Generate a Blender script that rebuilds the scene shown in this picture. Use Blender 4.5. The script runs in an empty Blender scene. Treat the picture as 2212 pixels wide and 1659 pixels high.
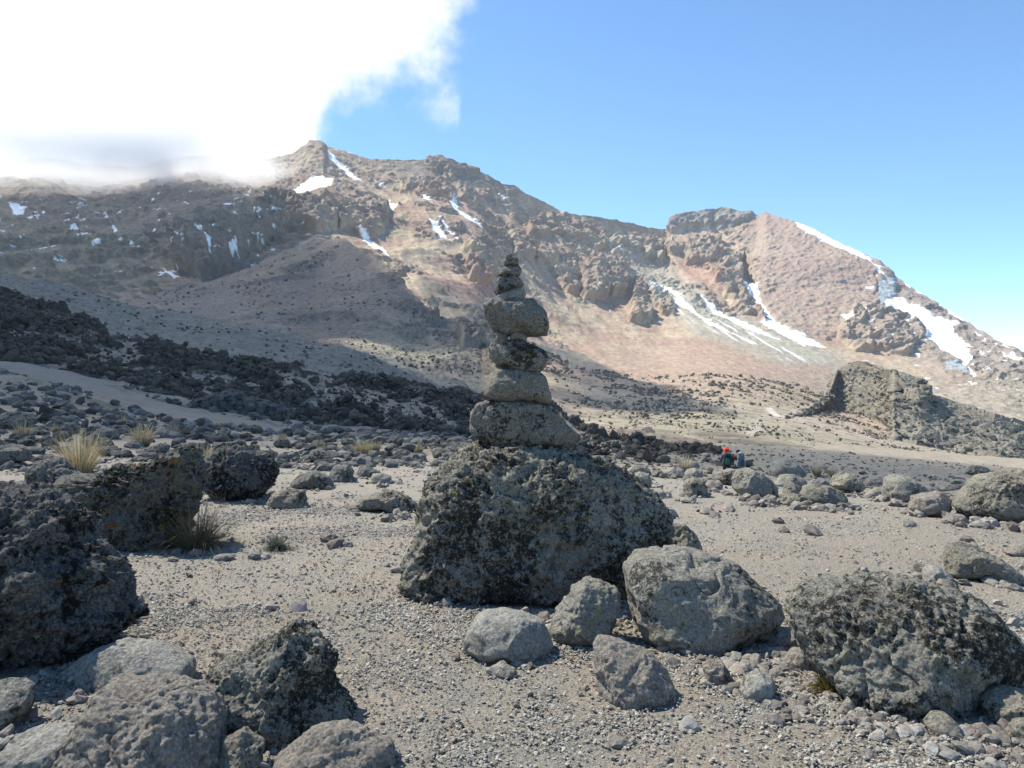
import bpy, math, time
import numpy as np
T0 = time.time()
R = math.radians
F32 = np.float32
rng = np.random.default_rng(7)
scene = bpy.context.scene
COL = scene.collection

# ------------------------------------------------------------------ camera model
FP, CX, HY, CZ = 1671.0, 1106.0, 829.5, 1.6          # focal length, centre and horizon of a 2212 px wide photograph

def P(x, y, d):
    return ((x - CX) / FP * d, d, CZ - (y - HY) / FP * d)

SUN_AZ, SUN_EL = 60.0, 54.0                          # azimuth left of the view direction, elevation
SUN = np.array([-math.sin(R(SUN_AZ)) * math.cos(R(SUN_EL)), math.cos(R(SUN_AZ)) * math.cos(R(SUN_EL)), math.sin(R(SUN_EL))])

# ------------------------------------------------------------------ noise
_pr = np.random.default_rng(11)
PERM = _pr.permutation(256).astype(np.int32)
PERM = np.concatenate([PERM, PERM, PERM])
G = _pr.normal(size=(256, 3)); G = (G / np.linalg.norm(G, axis=1)[:, None]).astype(F32)

def perlin(p, seed=0):
    p = np.asarray(p, dtype=np.float64) + seed * 17.137
    i = np.floor(p).astype(np.int64); f = (p - i).astype(F32); i &= 255
    u = f * f * f * (f * (f * 6 - 15) + 10)
    out = None
    def corner(dx, dy, dz):
        h = PERM[PERM[PERM[(i[:, 0] + dx) & 255] + ((i[:, 1] + dy) & 255)] + ((i[:, 2] + dz) & 255)]
        g = G[h]
        return g[:, 0] * (f[:, 0] - dx) + g[:, 1] * (f[:, 1] - dy) + g[:, 2] * (f[:, 2] - dz)
    x0 = corner(0, 0, 0); x1 = corner(1, 0, 0); a = x0 + u[:, 0] * (x1 - x0)
    x0 = corner(0, 1, 0); x1 = corner(1, 1, 0); b = x0 + u[:, 0] * (x1 - x0)
    c0 = a + u[:, 1] * (b - a)
    x0 = corner(0, 0, 1); x1 = corner(1, 0, 1); a = x0 + u[:, 0] * (x1 - x0)
    x0 = corner(0, 1, 1); x1 = corner(1, 1, 1); b = x0 + u[:, 0] * (x1 - x0)
    c1 = a + u[:, 1] * (b - a)
    return (c0 + u[:, 2] * (c1 - c0)) * 1.6

def fbm(p, octv=5, gain=.5, seed=0):
    s = 0; a = 1.0; p = np.asarray(p, dtype=np.float64)
    for k in range(octv):
        s = s + a * perlin(p, seed + k); a *= gain; p = p * 2.03
    return s

def billow(p, octv=4, gain=.5, seed=0):              # rounded lumps with sharp creases, 0..~1
    s = 0; a = 1.0; p = np.asarray(p, dtype=np.float64)
    for k in range(octv):
        s = s + a * np.abs(perlin(p, seed + k)); a *= gain; p = p * 2.03
    return s

def ridged(p, octv=5, gain=.5, seed=0):
    s = 0; a = 1.0; w = 1.0; p = np.asarray(p, dtype=np.float64)
    for k in range(octv):
        n = 1 - np.abs(perlin(p, seed + k)); n = n * n * w; w = np.clip(n * 1.6, 0, 1)
        s = s + a * n; a *= gain; p = p * 2.03
    return s

def sstep(a, b, x):
    t = np.clip((x - a) / (b - a), 0, 1); return t * t * (3 - 2 * t)

def lut(pts, x):
    pts = np.array(pts, float); return np.interp(x, pts[:, 0], pts[:, 1])

def gauss(a, sig, axis):
    if sig < .3: return a
    k = np.arange(-int(3 * sig) - 1, int(3 * sig) + 2); g = np.exp(-.5 * (k / sig) ** 2); g /= g.sum(); h = len(k) // 2
    a = np.moveaxis(a, axis, 0); p = np.concatenate([np.repeat(a[:1], h, 0), a, np.repeat(a[-1:], h, 0)])
    return np.moveaxis(sum(g[i] * p[i:i + len(a)] for i in range(len(k))), 0, axis)
def smooth_lut(pts, x, w=12.0):
    xs = np.arange(-1600, 3800, 2.0)
    return np.interp(x, xs, gauss(lut(pts, xs), w / 2 * .6, 0))

def inpoly(poly, x, y):
    poly = np.asarray(poly, float); inside = np.zeros(x.shape, bool); n = len(poly); j = n - 1
    for i in range(n):
        xi, yi = poly[i]; xj, yj = poly[j]
        if yi != yj:
            c = ((yi > y) != (yj > y)) & (x < (xj - xi) * (y - yi) / (yj - yi) + xi)
            inside ^= c
        j = i
    return inside

def polydist(poly, x, y):                             # signed distance, positive inside
    poly = np.asarray(poly, float); d = np.full(x.shape, 1e9); n = len(poly)
    for i in range(n):
        a = poly[i]; b = poly[(i + 1) % n]; e = b - a; L = max(e @ e, 1e-9)
        t = np.clip(((x - a[0]) * e[0] + (y - a[1]) * e[1]) / L, 0, 1)
        d = np.minimum(d, np.hypot(x - a[0] - t * e[0], y - a[1] - t * e[1]))
    return np.where(inpoly(poly, x, y), d, -d)

def pmask(poly, x, y, soft=6.0):                      # soft mask, evaluated in the bounding box only
    poly = np.asarray(poly, float); m = np.zeros(x.shape, F32)
    lo = poly.min(0) - soft * 2; hi = poly.max(0) + soft * 2
    k = (x > lo[0]) & (x < hi[0]) & (y > lo[1]) & (y < hi[1])
    if k.any(): m[k] = sstep(-soft, soft, polydist(poly, x[k], y[k]))
    return m

def zm(ox, oy, s, pts):                               # coordinates read from an enlarged crop of the photograph
    return [(ox + a * s, oy + b * s) for a, b in pts]

# ------------------------------------------------------------------ scene helpers
def mesh_obj(name, verts, faces, mat=None, parent=None, smooth=True, col=None):
    me = bpy.data.meshes.new(name)
    verts = np.ascontiguousarray(verts, dtype=F32); faces = np.ascontiguousarray(faces, dtype=np.int32)
    nv, (nf, k) = len(verts), faces.shape
    me.vertices.add(nv); me.vertices.foreach_set('co', verts.ravel())
    me.loops.add(nf * k); me.loops.foreach_set('vertex_index', faces.ravel())
    me.polygons.add(nf); me.polygons.foreach_set('loop_start', np.arange(0, nf * k, k, dtype=np.int32))
    me.polygons.foreach_set('loop_total', np.full(nf, k, np.int32))
    me.polygons.foreach_set('use_smooth', np.full(nf, smooth))
    if col is not None:
        a = me.color_attributes.new('Col', 'FLOAT_COLOR', 'POINT')
        c = np.ones((nv, 4), F32); c[:, :3] = col; a.data.foreach_set('color', c.ravel())
    me.update(); me.validate()
    if mat: me.materials.append(mat)
    o = bpy.data.objects.new(name, me); COL.objects.link(o)
    if parent: o.parent = parent
    return o

def tag(o, label=None, cat=None, group=None, kind=None):
    if label: o['label'] = label
    if cat: o['category'] = cat
    if group: o['group'] = group
    if kind: o['kind'] = kind
    return o

def grid_faces(nr, nc):
    a = np.arange(nr * nc).reshape(nr, nc)
    return np.stack([a[:-1, :-1], a[:-1, 1:], a[1:, 1:], a[1:, :-1]], -1).reshape(-1, 4)

def vnormals(V, nr, nc):
    v = V.reshape(nr, nc, 3); du = np.gradient(v, axis=1); dv = np.gradient(v, axis=0)
    n = np.cross(du, dv); n /= np.linalg.norm(n, axis=2)[..., None] + 1e-9
    return n.reshape(-1, 3)

class NT:                                             # small node helper
    def __init__(s, name):
        s.m = bpy.data.materials.new(name); s.m.use_nodes = True; s.t = s.m.node_tree; s.t.nodes.clear()
        s.out = s.n('ShaderNodeOutputMaterial')
    def n(s, typ, **kw):
        nd = s.t.nodes.new(typ)
        for k, v in kw.items(): setattr(nd, k, v)
        return nd
    def l(s, a, b): s.t.links.new(a, b)
    def noise(s, vec, scale, detail=6, rough=.6, dist=0):
        nd = s.n('ShaderNodeTexNoise'); s.l(vec, nd.inputs['Vector'])
        nd.inputs['Scale'].default_value = scale; nd.inputs['Detail'].default_value = detail
        nd.inputs['Roughness'].default_value = rough; nd.inputs['Distortion'].default_value = dist
        return nd.outputs['Fac']
    def ramp(s, fac, a, b):
        nd = s.n('ShaderNodeMapRange', interpolation_type='SMOOTHSTEP'); s.l(fac, nd.inputs[0])
        nd.inputs[1].default_value = a; nd.inputs[2].default_value = b
        return nd.outputs[0]
    def mix(s, fac, a, b, mode='MIX'):
        nd = s.n('ShaderNodeMix', data_type='RGBA', blend_type=mode)
        for sock, v in ((nd.inputs[0], fac), (nd.inputs[6], a), (nd.inputs[7], b)):
            if isinstance(v, (int, float)): sock.default_value = v
            elif isinstance(v, tuple): sock.default_value = (*v, 1)
            else: s.l(v, sock)
        return nd.outputs[2]
    def math(s, op, a, b=0.0):
        nd = s.n('ShaderNodeMath', operation=op)
        for sock, v in ((nd.inputs[0], a), (nd.inputs[1], b)):
            if isinstance(v, (int, float)): sock.default_value = v
            else: s.l(v, sock)
        return nd.outputs[0]
    def bump(s, h, strength, dist, nrm=None):
        nd = s.n('ShaderNodeBump'); s.l(h, nd.inputs['Height'])
        nd.inputs['Strength'].default_value = strength; nd.inputs['Distance'].default_value = dist
        if nrm: s.l(nrm, nd.inputs['Normal'])
        return nd.outputs[0]
    def bsdf(s, color, rough=.95, nrm=None, spec=.15):
        b = s.n('ShaderNodeBsdfPrincipled')
        if isinstance(color, tuple): b.inputs['Base Color'].default_value = (*color, 1)
        else: s.l(color, b.inputs['Base Color'])
        b.inputs['Roughness'].default_value = rough; b.inputs['Specular IOR Level'].default_value = spec
        if nrm: s.l(nrm, b.inputs['Normal'])
        s.l(b.outputs[0], s.out.inputs[0]); return s.m

def rock_mat(name, base, base2, dark=(.02, .02, .02), dark_amt=.5, pale=(.3, .3, .27), pale_amt=.5, yellow=.0, k=1.0, bump=.012, orange=False):
    t = NT(name); tc = t.n('ShaderNodeTexCoord'); oi = t.n('ShaderNodeObjectInfo')
    off = t.n('ShaderNodeVectorMath', operation='MULTIPLY_ADD')
    cb = t.n('ShaderNodeCombineXYZ'); t.l(oi.outputs['Random'], cb.inputs[0]); t.l(oi.outputs['Random'], cb.inputs[1])
    t.l(cb.outputs[0], off.inputs[0]); off.inputs[1].default_value = (37, 91, 53); t.l(tc.outputs['Object'], off.inputs[2])
    v = off.outputs[0]
    c = t.mix(t.ramp(t.noise(v, 2.5 * k, 5, .6), .35, .65), base, base2)
    hv = t.noise(v, 55 * k, 4, .7)
    c = t.mix(t.ramp(hv, .25, .75), t.mix(.45, c, (.0, .0, .0)), t.mix(.25, c, (.75, .7, .65)))
    if dark_amt > 0:
        m = t.noise(v, 17 * k, 11, .80, .3); big = t.noise(v, 1.9 * k, 4, .6); th = .63 - .14 * dark_amt
        m = t.math('ADD', m, t.math('MULTIPLY', t.math('SUBTRACT', big, .5), .62))
        c = t.mix(t.math('MULTIPLY', t.ramp(m, th, th + .055), .9), c, dark)
    if pale_amt > 0:
        m = t.noise(v, 36 * k, 8, .8, .3); th = .74 - .2 * pale_amt
        c = t.mix(t.math('MULTIPLY', t.ramp(m, th, th + .06), .8), c, pale)
    if yellow > 0:
        m = t.math('MULTIPLY', t.noise(v, 6 * k, 3, .6), t.noise(v, 38 * k, 4, .6)); th = .42 - .12 * yellow
        c = t.mix(t.math('MULTIPLY', t.ramp(m, th, th + .03), .8), c, (.26, .27, .09))
    if orange:
        m = t.math('MULTIPLY', t.noise(v, 2.2, 4, .6), t.noise(v, 14, 5, .65))
        c = t.mix(t.math('MULTIPLY', t.ramp(m, .31, .35), .75), c, (.30, .15, .05))
        m = t.math('MULTIPLY', t.noise(v, 3.1, 3, .6, .5), t.noise(v, 22, 5, .65))
        c = t.mix(t.math('MULTIPLY', t.ramp(m, .29, .34), .6), c, (.13, .17, .09))
    vo = t.n('ShaderNodeTexVoronoi'); t.l(v, vo.inputs['Vector']); vo.inputs['Scale'].default_value = 45 * k
    n1 = t.bump(t.noise(v, 30 * k, 9, .72), 1.0, bump * 2.2)
    n2 = t.bump(t.ramp(vo.outputs['Distance'], 0, .45), .6, bump * .5, n1)
    return t.bsdf(c, .95, n2, .12)

M = {}
M['black'] = rock_mat('black_lava_rock', (.036, .038, .037), (.068, .07, .066), (.007, .007, .008), 1.0, (.14, .15, .14), .62, .35, 1.0, .016)
M['dark'] = rock_mat('dark_lichened_lava', (.27, .25, .195), (.165, .15, .118), (.013, .012, .011), 1.0, (.40, .385, .30), .95, .3, 1.2, .014)
M['slope'] = rock_mat('slope_lava', (.16, .15, .125), (.10, .096, .083), (.014, .014, .013), .75, (.24, .235, .19), .75, .3, 1.0, .014)
M['wedge'] = rock_mat('orange_and_green_lichened_lava', (.085, .083, .072), (.052, .051, .046), (.010, .010, .010), .9, (.15, .17, .13), .75, .6, 1.0, .016, orange=True)
M['grey'] = rock_mat('grey_andesite', (.265, .248, .20), (.185, .172, .138), (.03, .028, .024), .5, (.36, .345, .27), .7, .6, 1.1, .012)
M['pale'] = rock_mat('pale_grey_stone', (.285, .275, .24), (.22, .21, .178), (.06, .056, .048), .3, (.38, .37, .32), .55, .3, 1.0, .010)
M['tan'] = rock_mat('pinkish_tan_stone', (.29, .248, .20), (.22, .185, .148), (.06, .051, .04), .3, (.36, .33, .27), .55, .1, 1.1, .014)
M['brown'] = rock_mat('brown_lichened_stone', (.255, .228, .168), (.175, .155, .115), (.02, .018, .015), .65, (.33, .31, .225), .8, .5, 1.2, .013)
M['cairn'] = rock_mat('cairn_andesite', (.20, .178, .138), (.135, .12, .094), (.022, .02, .017), .75, (.28, .262, .20), .7, .5, 1.4, .012)
M['red'] = rock_mat('reddish_stone', (.21, .155, .118), (.16, .12, .093), (.05, .04, .033), .25, (.28, .24, .20), .3, .0, 1.1, .008)

def ground_mat():
    t = NT('volcanic_gravel'); tc = t.n('ShaderNodeTexCoord'); v = tc.outputs['Object']
    at = t.n('ShaderNodeVertexColor', layer_name='Col'); c = at.outputs[0]
    n = t.noise(v, 45, 6, .75); n2 = t.noise(v, 1.3, 5, .6)
    c = t.mix(t.ramp(n2, .3, .7), c, t.mix(1.0, c, (1.14, 1.05, .98), 'MULTIPLY'))
    c = t.mix(t.ramp(n, .3, .7), t.mix(1.0, c, (.72, .72, .72), 'MULTIPLY'), t.mix(1.0, c, (1.25, 1.24, 1.22), 'MULTIPLY'))
    vo = t.n('ShaderNodeTexVoronoi'); t.l(v, vo.inputs['Vector']); vo.inputs['Scale'].default_value = 60
    n1 = t.bump(t.noise(v, 26, 9, .8), 1.0, .035)
    nn = t.bump(vo.outputs['Distance'], .9, .014, n1)
    return t.bsdf(c, .97, nn, .1)

def terrain_mat(name, s1, s2, bumpd, contrast=.25):
    t = NT(name); tc = t.n('ShaderNodeTexCoord'); v = tc.outputs['Object']
    at = t.n('ShaderNodeVertexColor', layer_name='Col'); c = at.outputs[0]
    a, b = 1 - contrast, 1 + contrast
    c = t.mix(t.ramp(t.noise(v, s1, 8, .7), .3, .7), t.mix(1.0, c, (a, a, a), 'MULTIPLY'), t.mix(1.0, c, (b, b, b), 'MULTIPLY'))
    n1 = t.bump(t.noise(v, s2, 9, .7), .9, bumpd)
    return t.bsdf(c, .97, n1, .05)

# ------------------------------------------------------------------ ground near the camera
GD = [1.2, 6, 10, 13, 16, 22, 30, 45, 65, 100, 140, 200]
def fl(d): return HY + CZ * FP / d
GX = [-1500, 0, 300, 600, 1000, 1300, 1600, 1900, 2212, 3700]
GY = np.array([
    [fl(1.2), 1275, 1105, 1040, 1000, 940, 885, 810, 760, 715, 700, 690],
    [fl(1.2), 1275, 1105, 1044, 1008, 958, 910, 845, 795, 765, 750, 740],
    [fl(1.2), 1275, 1102, 1044, 1010, 968, 930, 885, 848, 830, 815, 805],
    [fl(1.2), 1275, 1100, 1043, 1012, 980, 955, 930, 916, 905, 895, 885],
    [fl(1.2), 1275, 1098, 1043, 1018, 992, 972, 955, 945, 930, 920, 910],
    [fl(1.2), 1275, 1097, 1046, 1034, 1022, 1016, 1004, 992, 965, 950, 940],
    [fl(1.2), 1275, 1097, 1058, 1054, 1058, 1054, 1040, 1018, 985, 965, 950],
    [fl(1.2), 1275, 1099, 1074, 1084, 1085, 1076, 1062, 1045, 1015, 990, 970],
    [fl(1.2), 1275, 1105, 1096, 1108, 1105, 1095, 1082, 1065, 1040, 1015, 995],
    [fl(1.2), 1275, 1110, 1110, 1120, 1120, 1110, 1095, 1080, 1060, 1035, 1015]])
GZ = CZ - (GY - HY) / FP * np.array(GD)[None, :]      # heights
def ground_base(X, Y):
    X = np.asarray(X, float); Y = np.maximum(np.asarray(Y, float), 1.2)
    xp = CX + X / Y * FP
    out = 0
    for dx in (-70, 0, 70):
        for dl in (-.09, 0, .09):
            x = np.clip(xp + dx, GX[0], GX[-1]); ld = np.clip(np.log(Y) + dl, math.log(GD[0]), math.log(GD[-1]))
            i = np.clip(np.searchsorted(GX, x) - 1, 0, len(GX) - 2); fx = (x - np.array(GX)[i]) / (np.array(GX)[i + 1] - np.array(GX)[i])
            LD = np.log(GD); j = np.clip(np.searchsorted(LD, ld) - 1, 0, len(GD) - 2); fd = (ld - LD[j]) / (LD[j + 1] - LD[j])
            out = out + (GZ[i, j] * (1 - fx) * (1 - fd) + GZ[i + 1, j] * fx * (1 - fd) + GZ[i, j + 1] * (1 - fx) * fd + GZ[i + 1, j + 1] * fx * fd)
    return out / 9
def ground_z(X, Y):
    X = np.atleast_1d(np.asarray(X, float)); Y = np.atleast_1d(np.asarray(Y, float))
    b = ground_base(X, Y)
    p = np.stack([X, Y, X * 0], 1)
    amp = np.clip(Y / 60, .15, 1)
    return b + amp * .35 * fbm(p * .12, 3, .5, 3) * sstep(9, 25, Y) + .022 * fbm(p * 1.1, 3, .5, 5) + .25 * sstep(20, 60, Y) * fbm(p * .4, 3, .5, 9)
def hit_ground(x, y):                                 # first ground point seen at a photograph position
    d = np.geomspace(1.8, 190, 1500)
    gy = HY - (ground_z((x - CX) / FP * d, d) - CZ) / d * FP
    k = np.argmax(gy <= y)
    return float(d[k]) if (gy <= y).any() else 190.0

def build_ground():
    nr, nc = 900, 1000
    d = np.geomspace(.6, 200, nr); x = np.linspace(-1500, 3700, nc)
    D, XX = np.meshgrid(d, x, indexing='ij'); D = D.ravel(); XX = XX.ravel()
    X = (XX - CX) / FP * D
    # near the camera the fan is too narrow: widen it
    X = X * (1 + 2.0 / D)
    Z = ground_z(X, D)
    p = np.stack([X, D, X * 0], 1)
    cl = sstep(-.1, .5, fbm(p * .9, 3, .5, 21))        # gravelly patches against swept silt
    near = sstep(30, 8, D); cl = cl * (1 - .75 * sstep(.3, 1.6, X) * sstep(4.5, 6.5, D))
    Z = Z + near * (.010 + .016 * cl) * (billow(p * 7, 3, .55, 31) - .4) + near * (.004 + .010 * cl) * fbm(p * 28, 2, .6, 41)
    sl = np.array([.345, .322, .282]); gr = np.array([.295, .28, .248]); warm = np.array([.33, .298, .255]); tan = np.array([.26, .232, .185])
    m = cl[:, None]; c = sl * (1 - m) + gr * m
    w = sstep(.1, .6, fbm(p * .35, 3, .5, 61))[:, None] * .6; c = c * (1 - w) + warm * w
    f = sstep(12, 45, D)[:, None] * .7; c = c * (1 - f) + tan * f
    xp = CX + X / D * FP; yp = HY - (Z - CZ) / D * FP
    # pale worn trail running down the left slope
    tr = np.abs(yp - lut([(-300, 740), (0, 782), (60, 795), (140, 812), (300, 872), (400, 896), (600, 928), (700, 940)], xp) - 6 * perlin(p * .1, 3))
    wd = lut([(-300, 20), (0, 16), (300, 16), (600, 7), (700, 1)], xp)
    mk = (sstep(wd * 1.3, wd * .6, tr) * (xp < 720) * (D > 20))[:, None] * .85
    c = c * (1 - mk) + np.array([.27, .25, .225]) * mk
    bl = (sstep(.05, .3, fbm(p * .55, 4, .6, 71)) * sstep(14, 30, D) * (xp < 1250))[:, None] * .45 * (1 - mk)
    c = c * (1 - bl) + np.array([.10, .097, .092]) * bl
    o = mesh_obj('ground', np.stack([X, D, Z], 1), grid_faces(nr, nc), ground_mat(), col=c)
    return tag(o, 'dusty grey-brown volcanic gravel flat with pale trail', 'ground', kind='structure')
build_ground()
print('ground', round(time.time() - T0, 1))

# ------------------------------------------------------------------ distant terrain sheets
def sheet(name, x0, x1, nc, nr, ytop, ybot, depth, disp, color, mat, back=.35, nb=30, wtop=8, jag=0, curve=None):
    """one hillside: nominal column position x, height from the foot ybot(x) to the crest ytop(x), distance depth(x, t)"""
    x = np.linspace(x0, x1, nc)
    t = np.linspace(0, 1, nr)
    yt = smooth_lut(ytop, x, wtop); yb = smooth_lut(ybot, x, 20)
    T, XX = np.meshgrid(t, x, indexing='ij')
    ys = smooth_lut(ytop, x, 60); ys = np.minimum(ys, yb - 5)
    Y = yb[None] + (ys - yb)[None] * T + (yt - ys)[None] * sstep(.72, 1, T)
    if jag: Y = Y + jag * fbm(np.stack([x / 22, x * 0, x * 0 + 3.3], 1), 5, .65, 5)[None] * sstep(.93, 1, T)
    D = depth(XX, T)
    V = np.stack([(XX - CX) / FP * D, D, CZ - (Y - HY) / FP * D], -1)
    # the far side falls away behind the crest
    b = np.linspace(0, 1, nb + 1)[1:][:, None]
    top = V[-1]; crest_h = np.maximum(top[:, 2] - V[0, :, 2].min(), 5)
    Vb = np.stack([top[None, :, 0] * (1 + back * b), top[None, :, 1] * (1 + back * b), top[None, :, 2] - crest_h[None] * 1.1 * (b ** 1.4)], -1)
    V = np.concatenate([V, Vb]).reshape(-1, 3)
    T = np.concatenate([T, np.ones((nb, nc))]).ravel(); XX = np.concatenate([XX, np.repeat(XX[-1:], nb, 0)]).ravel()
    Y = np.concatenate([Y, np.repeat(Y[-1:], nb, 0)]).ravel()
    N = vnormals(V, nr + nb, nc)
    N[N[:, 2] < 0] *= -1
    V, extra = disp(V, N, XX, Y, T)
    c = color(V, N, XX, Y, T, extra)
    o = mesh_obj(name, V, grid_faces(nr + nb, nc), mat, col=c)
    return o, V, XX, Y, T, c, nr, nc

# -- dark lava ridge
LR_TOP = [(-400, 565), (-100, 610), (0, 625), (60, 640), (110, 652), (170, 685), (205, 705), (225, 728), (300, 736), (400, 752), (490, 770), (520, 775), (620, 793), (700, 805), (760, 812), (850, 825), (950, 842), (1000, 852), (1060, 858), (1180, 880), (1230, 905), (1250, 925), (1320, 950), (1400, 962), (1500, 974), (1560, 985), (1640, 1008), (1750, 1035), (1900, 1060)]
LR_BOT = [(-400, 775), (0, 800), (200, 835), (400, 888), (620, 925), (800, 945), (1000, 958), (1250, 995), (1400, 1008), (1600, 1026), (1750, 1060), (1900, 1095)]
TAN = np.array([.29, .255, .21]); LAVA = np.array([.085, .074, .063])
def lr_depth(x, t): return (68 + 55 * t) * lut([(-400, 1.15), (600, 1), (1250, .95), (1700, .9)], x)
def lr_disp(V, N, x, y, t):
    q = V * np.array([1, 1, 1.4])
    m = sstep(-.28, .02, fbm(q * .075, 4, .55, 13) + .5 * sstep(.5, .95, t) - .36 + .25 * sstep(700, 300, x) - .25 * sstep(1000, 1500, x) * sstep(.15, .3, t) - .3 * sstep(.12, 0, t))
    gap = pmask([(560, 790), (640, 800), (830, 850), (1010, 930), (980, 945), (760, 885), (640, 850)], x + 12 * fbm(V * .2, 3, .5, 8), y + 5 * fbm(V * .3, 3, .5, 3), 5)
    m = m * (1 - .9 * gap * (t < .9))
    m = m * (1 - .95 * pmask([(150, 690), (150, 715), (60, 680), (40, 665), (100, 680)], x, y, 6))
    h = (1.4 + .5 * sstep(.6, 1, t)) * (.62 - 1.25 * billow(q * .17, 4, .55, 2) + .3 * ridged(q * .09, 3, .5, 31)) + .7 * (.6 - billow(q * .6, 3, .6, 6)) - .3 * sstep(.8, 1, t)
    V = V + N * (m * h)[:, None] + N * (.15 * fbm(q * .8, 3, .6, 1))[:, None]
    V[:, 2] -= 1.5 * sstep(.07, 0, t)
    return V, m
def lr_col(V, N, x, y, t, m):
    n = fbm(V * .5, 4, .6, 4)[:, None] * .25
    L = LAVA * (1 + n) + .035 * sstep(.2, .8, fbm(V * .15, 3, .5, 44))[:, None] * np.array([1, .85, .7])
    Tn = TAN * (1 + .4 * n); k = sstep(.25, .55, m)[:, None]
    return np.clip(Tn * (1 - k) + L * k, .01, 1)
lr = sheet('lava_ridge', -400, 1900, 1500, 330, LR_TOP, LR_BOT, lr_depth, lr_disp, lr_col, terrain_mat('lava_ridge_rock', 1.2, 1.6, .5, .35), jag=3)
tag(lr[0], 'dark broken lava ridge crossing the left middle distance', 'ridge', kind='structure')

# -- grey scree slope
GS_TOP = [(-400, 575), (0, 590), (100, 602), (200, 628), (250, 652), (320, 672), (375, 682), (470, 690), (525, 697), (575, 704), (650, 728), (750, 753), (850, 793), (900, 815), (960, 845), (1050, 885), (1200, 925), (1350, 975)]
GS_BOT = [(-400, 700), (0, 720), (225, 790), (500, 830), (900, 900), (1100, 930), (1350, 1010)]
def gs_depth(x, t): return (120 + 170 * t) * lut([(-400, 1.1), (700, 1), (1350, .85)], x)
def gs_disp(V, N, x, y, t):
    q = V * np.array([1, .6, 1])
    V = V + N * (1.6 * fbm(q * .03, 4, .5, 3) + .35 * fbm(q * .3, 4, .6, 5) + .25 * (1 - billow(V * .5, 2, .5, 2)) * sstep(.0, .5, fbm(V * .1, 3, .5, 9)))[:, None]
    return V, 0
def gs_col(V, N, x, y, t, e):
    n = fbm(V * np.array([.2, .1, .3]), 4, .6, 4)[:, None]
    b = pmask([(280, 700), (300, 655), (480, 680), (600, 700), (780, 760), (720, 765), (560, 720), (420, 705)], x, y, 14)[:, None] * .5
    c = np.array([.215, .198, .17]) * (1 - b) + np.array([.27, .225, .18]) * b
    d = sstep(.35, .7, fbm(V * np.array([.5, .3, .5]), 4, .65, 14))[:, None] * .45
    c = c * (1 + .18 * n); return np.clip(c * (1 - d) + np.array([.10, .095, .09]) * d, .01, 1)
gs = sheet('scree_slope', -400, 1350, 900, 260, GS_TOP, GS_BOT, gs_depth, gs_disp, gs_col, terrain_mat('grey_scree', .7, .9, .5, .22), jag=1)
tag(gs[0], 'smooth grey scree slope above the dark lava ridge', 'slope', kind='structure')

# -- brown spur hill
SP_TOP = [(-400, 640), (0, 635), (150, 645), (300, 634), (400, 617), (470, 606), (540, 580), (610, 545), (680, 520), (740, 518), (800, 548), (850, 588), (900, 645), (940, 683), (1000, 710), (1040, 742), (1075, 800), (1110, 850), (1180, 893), (1250, 935), (1320, 975), (1450, 1010), (1600, 1050)]
SP_BOT = [(-400, 720), (0, 720), (300, 740), (600, 790), (900, 880), (1100, 940), (1300, 1000), (1600, 1080)]
def sp_depth(x, t): return lut([(-400, 300), (900, 300), (1100, 200), (1300, 120), (1600, 100)], x) * (1 - t) + t * lut([(-400, 700), (400, 760), (680, 820), (900, 620), (1040, 520), (1110, 360), (1320, 200), (1600, 140)], x)
def sp_disp(V, N, x, y, t):
    r = sstep(-.1, .35, fbm(V * .018, 4, .6, 23) - .35 + .5 * pmask([(900, 655), (1040, 740), (1060, 830), (960, 800), (880, 720), (820, 600), (860, 600)], x, y, 22))
    cr = pmask([(985, 722), (1005, 715), (1034, 735), (1030, 755), (1000, 750)], x, y, 3) + pmask([(915, 708), (930, 700), (950, 706), (945, 713)], x, y, 3) + .5 * pmask([(670, 558), (690, 550), (728, 548), (715, 560), (680, 568)], x, y, 4)
    g = (1 - billow(V * np.array([.05, .05, .02]), 3, .5, 5)) * 2
    V = V + N * (7 * fbm(V * .006, 3, .5, 3) * sstep(0, .3, t) * sstep(1, .8, t) + g * .8 + r * 2.6 * (1 - billow(V * .14, 3, .6, 2)) + .5 * fbm(V * .2, 3, .6, 6) + cr * (7 + 3 * fbm(V * .2, 3, .6, 8)))[:, None]
    return V, np.clip(r + cr, 0, 1)
def sp_col(V, N, x, y, t, r):
    n = fbm(V * .03, 4, .6, 4)[:, None]
    c = np.array([.275, .218, .172]) * (1 + .15 * n)
    tn = pmask([(700, 760), (800, 710), (900, 690), (1000, 705), (1060, 760), (1200, 880), (1450, 950), (1300, 970), (1000, 880), (800, 800)], x, y, 30)[:, None]
    c = c * (1 - tn) + np.array([.30, .262, .20]) * (1 + .1 * n) * tn
    rd = pmask([(640, 520), (740, 510), (800, 545), (760, 560), (660, 560)], x, y, 15)[:, None] * .5
    c = c * (1 - rd) + np.array([.33, .25, .20]) * rd
    fan = pmask([(300, 640), (400, 625), (500, 640), (600, 680), (640, 720), (500, 700), (330, 670)], x, y, 12)[:, None] * .6
    c = c * (1 - fan) + np.array([.30, .25, .205]) * fan
    k = r[:, None] * .6; c = c * (1 - k) + np.array([.14, .125, .115]) * k
    return np.clip(c, .01, 1)
sp = sheet('spur_hill', -400, 1600, 1100, 330, SP_TOP, SP_BOT, sp_depth, sp_disp, sp_col, terrain_mat('spur_gravel', .35, .45, 1.0, .25), jag=1.5)
tag(sp[0], 'rounded brown gravel spur below the mountain wall', 'hill', kind='structure')

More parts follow.
